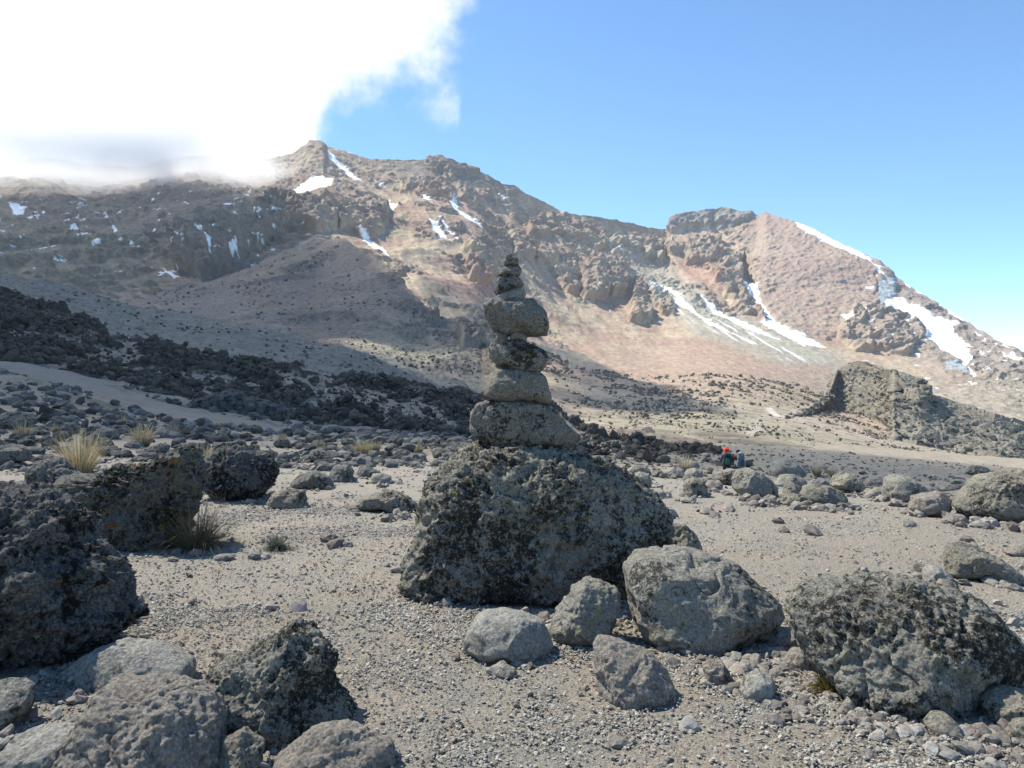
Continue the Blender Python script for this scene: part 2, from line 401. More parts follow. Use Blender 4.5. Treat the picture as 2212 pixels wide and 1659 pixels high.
# -- the mountain
MT_TOP = [(-400, 365), (0, 345), (100, 338), (180, 352), (300, 358), (380, 340), (470, 334), (520, 348), (580, 344), (630, 335), (655, 318), (664, 314), (668, 306), (700, 306), (704, 318), (760, 332), (800, 343), (880, 344), (930, 341), (975, 339), (1000, 354), (1040, 368), (1090, 395), (1112, 396), (1130, 410), (1180, 437), (1220, 460), (1300, 468), (1370, 482), (1400, 491), (1441, 494), (1450, 464), (1500, 456), (1525, 450), (1560, 449), (1600, 453), (1635, 464), (1655, 456), (1680, 468), (1712, 477), (1760, 497), (1830, 535), (1870, 553), (1900, 565), (1922, 585), (1932, 600), (1990, 635), (2050, 675), (2140, 725), (2180, 745), (2212, 765), (2300, 830), (2500, 920)]
MT_BOT = [(-400, 700), (400, 700), (900, 720), (1040, 775), (1100, 872), (1150, 918), (1300, 966), (1500, 982), (1600, 988), (1800, 1008), (2000, 1022), (2212, 1044), (2500, 1075)]
MX = [-400, 300, 700, 1040, 1110, 1300, 1500, 1640, 1750, 1900, 2100, 2300, 2500]
MTt = [0, .1, .2, .35, .5, .65, .8, 1]
MD = np.array([
    [600, 640, 700, 850, 1050, 1250, 1450, 1800],
    [600, 640, 700, 850, 1020, 1200, 1450, 1900],
    [600, 680, 760, 950, 1150, 1350, 1600, 2000],
    [600, 660, 740, 920, 1180, 1450, 1700, 2030],
    [300, 380, 500, 820, 1150, 1480, 1750, 2050],
    [110, 220, 420, 850, 1250, 1600, 1880, 2150],
    [105, 200, 400, 850, 1350, 1750, 2050, 2350],
    [100, 190, 380, 900, 1500, 1750, 1950, 2250],
    [100, 180, 360, 1000, 1500, 1640, 1780, 2050],
    [100, 200, 450, 1150, 1400, 1520, 1640, 1850],
    [100, 220, 500, 950, 1150, 1270, 1380, 1550],
    [100, 230, 480, 780, 920, 1020, 1100, 1250],
    [100, 230, 450, 650, 780, 860, 920, 1050]], float)
_xf = np.arange(-400, 2501, 10.0); _tf = np.arange(0, 1.0001, .01)
_m = np.stack([np.interp(_tf, MTt, row) for row in MD]); _m = np.stack([np.interp(_xf, MX, _m[:, j]) for j in range(len(_tf))], 1)
_m = gauss(gauss(_m, 6.5, 0), 5, 1)
def mt_depth(x, t):
    fx = np.clip((x + 400) / 10, 0, len(_xf) - 1.001); ft = np.clip(t * 100, 0, 99.999); i = fx.astype(int); j = ft.astype(int); fx = fx - i; ft = ft - j
    return _m[i, j] * (1 - fx) * (1 - ft) + _m[i + 1, j] * fx * (1 - ft) + _m[i, j + 1] * (1 - fx) * ft + _m[i + 1, j + 1] * fx * ft

ZA = (1659, 395, .2857); ZB = (1106, 316, .5); ZC = (553, 276.5, .2857); ZD = (0, 0, .5); ZE = (1106, 395, .2500)
ZE = (1106, 395, 553 / 2212)
SNOW = [zm(*ZA, p) for p in (
    [(190, 240), (300, 285), (450, 365), (600, 450), (700, 530), (750, 565), (785, 588), (740, 620), (690, 612), (620, 568), (520, 520), (400, 452), (280, 370), (205, 305)],
    [(740, 590), (800, 640), (870, 650), (850, 670), (810, 660), (850, 700), (880, 735), (820, 700), (770, 650)],
    [(860, 880), (940, 870), (1010, 890), (1100, 950), (1200, 1000), (1330, 1040), (1450, 1080), (1380, 1090), (1430, 1150), (1500, 1200), (1550, 1245), (1500, 1240), (1530, 1330), (1500, 1390), (1450, 1350), (1380, 1320), (1300, 1250), (1200, 1180), (1180, 1110), (1080, 1050), (980, 980), (880, 930)],
    [(1350, 960), (1420, 1000), (1500, 1050), (1430, 1035), (1360, 1000)], [(1655, 1130), (1720, 1150), (1800, 1200), (1850, 1245), (1800, 1240), (1720, 1190)],
    [(1750, 1300), (1850, 1325), (1900, 1365), (1840, 1350)], [(1020, 765), (1080, 795), (1040, 790)], [(1100, 800), (1185, 855), (1140, 850)],
    [(540, 1000), (620, 1005), (640, 1045), (590, 1040)], [(690, 980), (780, 1045), (740, 1025)], [(740, 790), (800, 795), (745, 815)],
    [(1500, 1400), (1580, 1440), (1560, 1460)], [(1570, 1130), (1620, 1150), (1580, 1145)], [(1590, 1290), (1660, 1320), (1600, 1305)], [(545, 1060), (640, 1170), (600, 1120)], [(1700, 1220), (1900, 1310), (1780, 1270)])]
SNOW += [zm(*ZB, p) for p in (
    [(990, 598), (1060, 598), (1080, 660), (1135, 740), (1200, 790), (1280, 830), (1365, 872), (1250, 858), (1150, 805), (1075, 745), (1110, 735), (1060, 660), (1010, 620)],
    [(600, 575), (720, 650), (840, 740), (980, 822), (1000, 832), (850, 765), (700, 655)], [(800, 635), (900, 690), (1050, 770), (1160, 840), (1000, 775), (880, 705)],
    [(460, 520), (480, 545), (465, 560)], [(1065, 740), (1140, 790), (1110, 785)])]
SNOW += [zm(*ZC, p) for p in (
    [(320, 575), (300, 500), (340, 400), (450, 350), (590, 365), (570, 440), (480, 500), (400, 550)],
    [(520, 160), (560, 210), (650, 265), (720, 320), (810, 375), (740, 355), (640, 295), (555, 240)],
    [(950, 535), (1000, 555), (1075, 605), (1035, 655), (1000, 610)],
    [(1395, 545), (1475, 560), (1490, 500), (1460, 440), (1500, 490), (1525, 560), (1525, 640), (1600, 690), (1705, 788), (1600, 740), (1470, 640), (1480, 600)],
    [(1250, 515), (1335, 572), (1270, 555)], [(1300, 722), (1360, 745), (1468, 840), (1380, 805)], [(1370, 705), (1425, 735), (1525, 855), (1450, 795)],
    [(1215, 848), (1292, 932), (1250, 898)], [(775, 798), (850, 805), (915, 855), (965, 930), (1015, 998), (920, 935), (840, 868)],
    [(860, 348), (920, 385), (995, 422), (930, 405)], [(1655, 1080), (1785, 1165), (1700, 1125)], [(1845, 472), (1932, 527), (1870, 505)],
    [(590, 160), (620, 175), (600, 182)], [(690, 180), (740, 200), (700, 195)], [(1380, 610), (1400, 640), (1385, 645)], [(1660, 640), (1710, 690), (1690, 690)])]
SNOW += [zm(*ZD, p) for p in ([(20, 850), (60, 855), (105, 868), (85, 905), (50, 920), (35, 890)], [(300, 970), (332, 968), (328, 1002), (305, 995)], [(1010, 1150), (1042, 1120), (1042, 1142), (1020, 1158)],
    [(695, 1163), (768, 1184), (745, 1190)], [(915, 1108), (940, 1125), (932, 1172), (922, 1150)], [(1000, 1075), (1042, 1100), (1005, 1090)], [(760, 1130), (790, 1125), (775, 1160)],
    [(1015, 955), (1025, 955), (1052, 1035), (1035, 1010)], [(1110, 940), (1122, 940), (1118, 1000), (1108, 980)], [(145, 905), (165, 910), (155, 930)], [(480, 965), (512, 1000), (495, 1005)])]
ICE = [zm(*ZA, [(830, 735), (948, 735), (945, 885), (905, 870), (870, 925), (845, 915)]), zm(*ZA, [(1335, 1340), (1450, 1365), (1540, 1450), (1450, 1430), (1340, 1412)])]
# crags that stand forward of the slope: outline, height in metres
CRAG = [(zm(*ZE, p), h) for p, h in (
    ([(610, 780), (640, 720), (700, 690), (780, 700), (850, 650), (910, 660), (915, 760), (985, 930), (960, 950), (880, 945), (860, 900), (840, 960), (760, 960), (720, 1000), (640, 990), (615, 880)], 34),
    ([(1040, 870), (1090, 850), (1130, 960), (1195, 1160), (1150, 1190), (1080, 1190), (1025, 1160), (1030, 1000)], 26),
    ([(1150, 870), (1220, 880), (1300, 960), (1380, 1060), (1390, 1150), (1300, 1110), (1190, 1020)], 13),
    ([(870, 455), (1160, 470), (1300, 480), (1460, 560), (1500, 540), (1680, 480), (1780, 470), (1810, 620), (1720, 690), (1500, 700), (1480, 620), (1300, 600), (1300, 690), (1170, 650), (1100, 590), (950, 560), (880, 500)], 20),
    ([(1340, 385), (1370, 290), (1500, 260), (1660, 215), (1950, 225), (2140, 260), (2050, 300), (1780, 340), (1600, 370), (1450, 395)], 14),
    ([(130, 300), (400, 270), (560, 330), (720, 380), (800, 460), (810, 580), (740, 590), (600, 530), (480, 500), (330, 430), (140, 420)], 18),
    ([(350, 750), (470, 720), (600, 760), (600, 880), (560, 920), (480, 900)], 14), ([(230, 560), (380, 560), (370, 640), (310, 680), (230, 620)], 10), ([(0, 350), (60, 360), (200, 640), (150, 690), (0, 640)], 12))]
CRAG += [(zm(*ZC, p), h) for p, h in (
    ([(1100, 380), (1250, 360), (1400, 390), (1470, 440), (1490, 560), (1400, 540), (1260, 480), (1120, 450)], 18),
    ([(780, 640), (900, 560), (1000, 640), (1000, 740), (910, 800), (780, 790), (640, 760), (640, 650)], 18),
    ([(0, 760), (130, 640), (400, 640), (520, 600), (640, 680), (620, 780), (500, 830), (300, 830), (100, 900), (-200, 1080), (-400, 1130), (-600, 1080), (-560, 900), (-300, 820)], 24),
    ([(1570, 880), (1700, 870), (1830, 900), (1900, 960), (1880, 1100), (1760, 1110), (1640, 1060)], 14),
    ([(1740, 800), (1900, 750), (2120, 950), (2100, 1010), (1980, 960), (1800, 850)], 12),
    ([(1280, 240), (1400, 210), (1470, 260), (1640, 290), (1700, 330), (1400, 330)], 12), ([(1500, 400), (1600, 430), (1700, 560), (1620, 600), (1560, 520)], 12))]
CRAG += [(zm(*ZB, p), h) for p, h in (
    ([(985, 480), (1010, 450), (1040, 600), (990, 600)], -30), ([(1040, 470), (1100, 400), (1300, 380), (1560, 540), (1580, 700), (1500, 780), (1350, 840), (1260, 820), (1130, 730), (1060, 600)], 5),
    ([(840, 560), (980, 460), (1000, 600), (1060, 700), (1100, 740), (1000, 700), (900, 620)], 16), ([(1480, 700), (1700, 730), (1800, 800), (1700, 900), (1500, 880), (1400, 830)], 12))]

def mt_disp(V, N, x, y, t):
    wx = x + 9 * fbm(V * .02, 3, .55, 50); wy = y + 7 * fbm(V * .02, 3, .55, 51)
    crag = np.zeros(len(x)); hh = np.zeros(len(x))
    for poly, h in CRAG:
        m = pmask(poly, wx, wy, 2.5); hh += m * h; crag = np.maximum(crag, m * np.clip(h / 13, 0, 1))
    # general rockiness over the upper mountain, strata rising to the left
    up = sstep(840, 700, y + .12 * (np.minimum(x, 1850) - 1100) - .62 * np.maximum(x - 1850, 0))
    scree = pmask([(1290, 560), (1345, 570), (1560, 690), (1830, 790), (1780, 810), (1500, 800), (1250, 760), (1160, 640), (1100, 620), (1200, 640), (1330, 660)], x, y, 16)
    scree = np.maximum(scree, pmask([(700, 500), (850, 480), (950, 540), (1010, 570), (1060, 640), (1000, 620), (860, 560)], x, y, 14) * .8)
    q = V * np.array([.011, .011, .02])
    rk = sstep(-.04, .22, fbm(q, 5, .6, 12)) * up * (1 - .9 * scree)
    lw = sstep(980, 760, x); rk = np.maximum(rk, lw * .6 * up * sstep(.5, .6, t + .0 * x)) 
    rk = np.maximum(rk, crag)
    rt = sstep(1590, 1660, x) * sstep(1935, 1875, x) * up; fr = sstep(1870, 1940, x) * up; rk = np.maximum(rk, .7 * fr); rk = np.where(rt > .01, rk * (1 - .75 * rt) + .28 * rt, rk); rk = np.maximum(rk, crag)
    sm = np.zeros(len(x))
    for poly in SNOW[:28]: sm = np.maximum(sm, pmask(poly, x, y, 4))
    rk = rk * (1 - .85 * sm)
    col = ridged(V * np.array([.030, .030, .0065]), 4, .55, 7)           # vertical ribs
    lum = 1 - billow(V * np.array([.028, .028, .045]), 4, .58, 17)       # blocks
    ph = V[:, 2] + .16 * V[:, 0] + 16 * fbm(V * .006, 4, .55, 9)         # strata: ledges with steep risers
    f1 = np.mod(ph / 31, 1); f2 = np.mod(ph / 11.5 + .3, 1)
    st = 8.0 * (f1 - sstep(.70, .98, f1)) * (-1) + 2.8 * (f2 - sstep(.65, .95, f2)) * (-1)
    gul = billow(V * np.array([.0052, .003, .002]), 4, .5, 33)           # gullies down the slope
    big = fbm(V * .0022, 3, .5, 40)
    edge = sstep(1.0, .93, t) * .75 + .25
    h = hh + 26 * big * up * edge * sstep(0, .25, t) - 22 * (1 - .75 * rt) * (gul - .4) * up * edge * sstep(.15, .4, t)
    ribs = ridged((V + 14 * fbm(V * .012, 3, .5, 79)[:, None]) * np.array([.04, .04, .004]), 2, .5, 77)
    h = h + rt * (3.0 * (ribs - .9) + 2.0 * fbm(V * np.array([.07, .07, .05]), 4, .6, 78)) * edge
    rk = rk * (1 - .8 * rt * (1 - crag))
    h = h + rk * (13 * (col - .9) * (.55 + .45 * crag) + 3 * (lum - .5) + 2.6 * (ridged(V * np.array([.07, .07, .10]), 4, .6, 27) - .9) - 1.0 * st) * edge
    h = h + 1.3 * fbm(V * .07, 3, .55, 60) * sstep(.1, .4, t) + .5 * fbm(V * .12, 3, .6, 62) 
    dv = N * .55 + np.array([0, -.45, .0]); 
    V = V + dv * h[:, None]
    V = V + N * ((1 - rk) * (1.0 * fbm(V * np.array([.08, .03, .03]), 3, .5, 71)))[:, None] * sstep(.08, .3, t)[:, None]
    rk = np.maximum(rk, .6 * fr)
    return V, (rk, crag, scree, up)
def mt_col(V, N, x, y, t, e):
    rk, crag, scree, up = e
    n = fbm(V * .01, 5, .6, 81)[:, None]; n2 = fbm(V * np.array([.03, .03, .06]), 4, .6, 83)[:, None]
    pink = np.array([.385, .272, .207]); och = np.array([.44, .35, .25]); grey = np.array([.235, .20, .175]); mauve = np.array([.36, .27, .23])
    k = sstep(-.3, .4, n); c = pink * (1 - k) + och * k
    rt = sstep(1580, 1680, x)[:, None] * up[:, None]; c = c * (1 - rt * .75) + mauve * rt * .75
    rr = np.clip(rk * (.75 + .6 * n2[:, 0]), 0, 1)[:, None] * .8; c = c * (1 - rr) + (grey * (1 + .25 * n)) * rr
    def patch(c, poly, rgb, a, soft=14, w=10):
        m = pmask(poly, x + w * n[:, 0] * 2, y + w * n2[:, 0], soft)[:, None] * a
        return c * (1 - m) + np.array(rgb) * (1 + .12 * n2) * m
    fr = (sstep(1870, 1950, x) * up)[:, None] * .7; c = c * (1 - fr) + np.array([.275, .235, .205]) * (1 + .35 * n2) * fr
    c = patch(c, [(1300, 480), (1330, 500), (1440, 580), (1620, 680), (1830, 775), (1850, 800), (1700, 790), (1500, 720), (1380, 620), (1320, 560)], (.37, .335, .27), .8)
    c = patch(c, [(1370, 590), (1480, 640), (1640, 720), (1800, 775), (1760, 790), (1560, 700)], (.42, .40, .30), .7, 8)
    c = patch(c, [(1445, 560), (1530, 570), (1600, 690), (1540, 640), (1470, 600)], (.37, .23, .18), .55)
    c = patch(c, [(940, 590), (1060, 570), (1100, 640), (1060, 660), (960, 620)], (.40, .235, .18), .6)
    c = patch(c, [(1441, 498), (1460, 460), (1640, 445), (1640, 470), (1500, 496)], (.265, .25, .235), .8, 4, 2)
    c = patch(c, [(1445, 490), (1560, 480), (1560, 488), (1460, 500)], (.45, .38, .31), .8, 4, 2)
    c = patch(c, [(800, 345), (980, 330), (1140, 400), (1000, 380), (880, 370)], (.20, .18, .165), .6)
    c = patch(c, [(-400, 400), (300, 400), (640, 420), (700, 520), (500, 610), (-400, 640)], (.23, .185, .145), .8)
    c = patch(c, [(-400, 480), (150, 480), (420, 560), (300, 640), (-400, 600)], (.24, .20, .145), .7)
    c = patch(c, [(1350, 740), (1800, 800), (1800, 900), (1500, 900), (1250, 800)], (.385, .28, .22), .7, 30)
    # lower slopes: olive-tan gravel, paler towards the right
    stk = fbm(np.stack([(x * .80 - y * .60) * .06, (x * .60 + y * .80) * .006, x * 0], 1), 4, .6, 88)[:, None] * (1 - np.clip(rk * 1.5, 0, 1))[:, None] * up[:, None]
    c = c * (1 + .30 * stk * (x < 1600)[:, None])
    lo = sstep(800, 900, y + .03 * (x - 1600) + 14 * n[:, 0])[:, None]
    c = c * (1 - lo) + np.array([.34, .295, .22]) * (1 + .12 * n) * lo
    c = patch(c, [(1640, 900), (1800, 870), (1900, 900), (1930, 950), (2212, 1010), (1900, 960), (1760, 930)], (.43, .34, .28), .75, 12)
    c = patch(c, [(1800, 800), (1900, 800), (2212, 860), (2300, 1000), (2000, 900)], (.34, .285, .235), .6, 20)
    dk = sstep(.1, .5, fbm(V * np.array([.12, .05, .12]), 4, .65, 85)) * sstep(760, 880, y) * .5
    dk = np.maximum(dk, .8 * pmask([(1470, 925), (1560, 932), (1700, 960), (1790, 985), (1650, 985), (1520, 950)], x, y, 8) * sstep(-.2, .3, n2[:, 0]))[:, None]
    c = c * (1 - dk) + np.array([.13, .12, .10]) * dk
    c = patch(c, [(1650, 880), (1668, 882), (1690, 902), (1672, 898)], (.55, .50, .44), .9, 2, 0)
    c = patch(c, [(1600, 925), (1640, 912), (1655, 918), (1620, 945), (1612, 940)], (.46, .40, .34), .7, 4, 2)
    sn = np.zeros(len(x))
    sx = x + 3.5 * fbm(V * .05, 3, .6, 90); sy = y + 3.0 * fbm(V * .05, 3, .6, 91)
    for poly in SNOW: sn = np.maximum(sn, pmask(poly, sx, sy, .8))
    spot = sstep(.80, .90, fbm(V * np.array([.035, .035, .02]), 5, .62, 95) + .10 * sstep(700, 500, y)) * (sstep(1000, 500, x) * up * sstep(400, 430, y) * (x < 620) * (y < 600))
    spot = np.maximum(spot, sstep(.78, .86, fbm(V * np.array([.03, .03, .05]), 5, .62, 96)) * sstep(1830, 1950, x) * sstep(880, 800, y))
    sn = np.maximum(sn, spot)[:, None]
    sl = pmask([(1310, 540), (1340, 560), (1560, 690), (1780, 785), (1650, 770), (1480, 680), (1350, 600)], x, y, 8) * sstep(.25, .5, fbm(np.stack([(x * .52 + y * -.85) * .12, (x * .85 + y * .52) * .012, x * 0], 1), 3, .5, 97))
    sn = np.maximum(sn, .75 * sl[:, None])
    c = c * (1 - sn) + np.array([.88, .88, .885]) * sn
    ic = np.zeros(len(x))
    for poly in ICE: ic = np.maximum(ic, pmask(poly, sx, sy, 1.2))
    ic = (ic * (.6 + .4 * sstep(-.2, .2, perlin(V * np.array([.15, .15, .01]), 3))))[:, None]
    c = c * (1 - ic) + np.array([.36, .42, .46]) * ic
    return np.clip(c, .01, 1)
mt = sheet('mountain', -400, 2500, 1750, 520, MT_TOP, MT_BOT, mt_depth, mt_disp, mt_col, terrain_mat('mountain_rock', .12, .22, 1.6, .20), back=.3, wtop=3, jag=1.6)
tag(mt[0], 'huge pinkish-brown volcano flank with cliffs, scree and snow patches', 'mountain', kind='structure')

# -- grey rocky hill at the right
RH_TOP = [(1640, 990), (1690, 900), (1730, 891), (1765, 882), (1780, 868), (1792, 842), (1803, 812), (1814, 792), (1830, 782), (1855, 778), (1885, 784), (1910, 796), (1950, 800), (1985, 812), (2003, 816), (2008, 848), (2030, 853), (2070, 868), (2110, 876), (2160, 892), (2212, 905), (2300, 930), (2500, 960)]
RH_BOT = [(1640, 1000), (1690, 905), (1760, 893), (1810, 880), (1860, 895), (1890, 905), (1915, 928), (1930, 948), (1990, 962), (2070, 978), (2150, 995), (2212, 1005), (2500, 1040)]
def rh_depth(x, t):
    yb = lut(RH_BOT, x); a = lut(MT_BOT, x); b = lut(MT_TOP, x); tb = np.clip((a - yb) / (a - b), 0, 1)
    base = mt_depth(x, tb) * .96
    return base + t * lut([(1640, 10), (1720, 25), (1810, 95), (2010, 110), (2212, 130), (2500, 120)], x)
def rh_disp(V, N, x, y, t):
    cl = pmask([(1940, 825), (1965, 815), (2003, 822), (2008, 862), (1985, 872), (1960, 850)], x + 3 * perlin(V * .1), y, 2) * 5 + pmask([(1805, 795), (1850, 783), (1905, 800), (1900, 815), (1850, 800), (1830, 820)], x + 3 * perlin(V * .1), y, 3) * 4
    e = sstep(0, .1, t)
    h = cl - 2.5 * sstep(.5, 1, t) + e * (3.8 * (1 - billow(V * .045, 4, .55, 2)) + 1.4 * (1 - billow(V * np.array([.16, .16, .3]), 3, .6, 12)) + .8 * np.sin((V[:, 2] + .25 * V[:, 0] + 5 * fbm(V * .02, 3)) * .9)) - 3.5
    h *= sstep(1.0, .94, t) * .7 + .3
    V = V + N * h[:, None]
    V[:, 2] -= 14.0 * sstep(.04, 0, t)
    return V, cl
def rh_col(V, N, x, y, t, e):
    n = fbm(V * .05, 4, .6, 4)[:, None]
    c = np.array([.225, .20, .16]) * (1 + .2 * n)
    r = sstep(2020, 1800, x)[:, None] * .3; c = c * (1 - r) + np.array([.20, .185, .15]) * r
    w = pmask([(1960, 842), (1985, 830), (2002, 835), (2000, 865), (1975, 860)], x, y, 5)[:, None] * .5
    c = c * (1 - w) + np.array([.26, .17, .11]) * w
    d = sstep(.25, .6, fbm(V * .12, 4, .65, 14))[:, None] * .4
    return np.clip(c * (1 - d) + np.array([.28, .25, .21]) * d, .01, 1)
rh = sheet('rocky_hill', 1694, 2500, 800, 300, RH_TOP, RH_BOT, rh_depth, rh_disp, rh_col, terrain_mat('olive_grey_rock', .5, .6, 1.2, .25), back=.25, wtop=3, jag=2)
tag(rh[0], 'olive-grey rocky hill with a small overhanging crag at right', 'hill', kind='structure')
print('sheets', round(time.time() - T0, 1))
# ------------------------------------------------------------------ rocks
import bmesh
_ico = {}
def ico(sub):
    if sub not in _ico:
        bm = bmesh.new(); bmesh.ops.create_icosphere(bm, subdivisions=sub, radius=1)
        bm.verts.ensure_lookup_table()
        v = np.array([q.co[:] for q in bm.verts]); f = np.array([[a.index for a in q.verts] for q in bm.faces]); bm.free()
        v /= np.linalg.norm(v, axis=1)[:, None]; _ico[sub] = (v, f)
    return _ico[sub]

def rock_disp(q, N, S, style, seed, amp=1.0):
    """q in metres, S the rock's size, N outward; returns displaced q"""
    o = seed * 3.71
    p = q + o
    if style == 'lumpy':
        h = amp * .10 * S * fbm(p * (1.6 / S), 3, .5, 1) + amp * .055 * S * (ridged(p * (3.2 / S), 3, .5, 2) - 1.0)
        h = h + min(.048, S * .05) * (.42 - billow(p * 8, 4, .62, 3)) * 2 + .010 * fbm(p * 38, 3, .62, 4)
    elif style == 'pitted':
        h = amp * .08 * S * fbm(p * (1.7 / S), 3, .5, 1) + amp * .035 * S * (ridged(p * (3.5 / S), 4, .55, 2) - 1.0)
        h = h - .022 * sstep(.22, .5, perlin(p * 13, 8)) - .014 * sstep(.25, .5, perlin(p * 21, 18)) - .010 * sstep(.2, .5, perlin(p * 30, 9)) + .009 * fbm(p * 26, 3, .6, 4)
    elif style == 'smooth':
        h = amp * .06 * S * fbm(p * (1.6 / S), 3, .5, 1) + .022 * S * (ridged(p * (3.4 / S), 3, .55, 2) - 1.0) + .008 * fbm(p * 14, 4, .55, 4)
        h = h - .012 * sstep(.3, .5, perlin(p * 9, 6))
    else:                                             # angular
        h = amp * .09 * S * fbm(p * (1.5 / S), 2, .5, 1) + amp * .06 * S * (ridged(p * (2.6 / S), 4, .6, 2) - 1.0) + .012 * fbm(p * 16, 4, .6, 4)
    ck = sstep(.93, 1.0, 1 - np.abs(perlin(p * np.array([1.1, 1.1, .8]) * (1.5 / S ** .7) + .6 * perlin(p * (3 / S), 61)[:, None], 60)))
    h = h - .03 * min(S, 1) * ck * (style != 'lumpy')
    h = h * np.clip(S / .9, .25, 1) ** .6 if S < .9 else h
    return q + N * h[:, None]

def facet(v, r, k, lo=.72, hi=.95, front=True):
    for _ in range(k):
        n = r.normal(size=3)
        if front: n[1] = -abs(n[1]) - .5; 
        n /= np.linalg.norm(n); h = r.uniform(lo, hi)
        e = v @ n - h; v = v - np.where(e > 0, e, 0)[:, None] * n * .9
    return v

def rock_from_outline(name, poly, mat, style='pitted', d=None, T=.42, sub=None, seed=1, n=2.6, facets=6, lean=.25, sink=0.0, amp=.75):
    poly = np.array(poly, float); x0, y0 = poly.min(0); x1, y1 = poly.max(0)
    w = x1 - x0
    if sub is None: sub = 7 if w > 330 else 6 if w > 120 else 5 if w > 42 else 4
    yb = np.sort(poly[:, 1])[-3:].mean()
    if d is None:
        df = hit_ground((x0 + x1) / 2, min(yb, 2200)); half = T * min(w, (y1 - y0) * 1.6) / FP * df; d = df + half * .8
    else: half = T * min(w, (y1 - y0) * 1.6) / FP * d
    # polygon centre and radial function
    a = poly; b = np.roll(poly, -1, 0); cr = a[:, 0] * b[:, 1] - b[:, 0] * a[:, 1]; A = cr.sum() / 2
    c = ((a + b) * cr[:, None]).sum(0) / (6 * A)
    th = np.linspace(-np.pi, np.pi, 721); Rr = np.zeros_like(th)
    for k, t in enumerate(th):
        dx, dy = math.cos(t), -math.sin(t)
        e = b - a; den = dx * e[:, 1] - dy * e[:, 0]; den = np.where(np.abs(den) < 1e-9, 1e-9, den)
        s = ((a[:, 0] - c[0]) * e[:, 1] - (a[:, 1] - c[1]) * e[:, 0]) / den
        u = ((a[:, 0] - c[0]) * dy - (a[:, 1] - c[1]) * dx) / den
        ok = (s > 0) & (u >= -1e-6) & (u <= 1 + 1e-6); Rr[k] = s[ok].max() if ok.any() else Rr[k - 1]
    ker = np.hanning(13); ker /= ker.sum()
    Rr = np.convolve(np.concatenate([Rr[-7:-1], Rr, Rr[1:7]]), ker, 'valid')[:721]
    Rm = Rr / FP * d; Rmean = Rm.mean()
    v, f = ico(sub); r = np.random.default_rng(seed)
    # facet the unit ball on the faces turned away from the outline plane
    v = facet(v.copy(), r, facets)
    vf = v.copy()
    rho = np.hypot(vf[:, 0], vf[:, 2]); rad = np.linalg.norm(vf, axis=1); u = vf / rad[:, None]; rh = np.hypot(u[:, 0], u[:, 2])
    k = (rh ** n + np.abs(u[:, 1]) ** n) ** (-1 / n) * rad
    ang = np.arctan2(u[:, 2], u[:, 0]); RR = np.interp(ang, th, Rm)
    q = np.stack([RR * u[:, 0] * k, half * u[:, 1] * k, RR * u[:, 2] * k], 1)
    q[:, 1] += lean * q[:, 2] * min(1, half / Rmean)
    N = q / np.maximum(np.array([Rmean, half, Rmean]) ** 2, 1e-6); N /= np.linalg.norm(N, axis=1)[:, None]
    S = 2 * Rmean
    q = rock_disp(q, N, S, style, seed, amp)
    cx, cy, cz = P(c[0], c[1], d)
    zb = q[:, 2].min()
    o = mesh_obj(name, q - np.array([0, 0, zb]), f, M[mat])
    o.location = (cx, cy, cz + zb - sink)
    return o

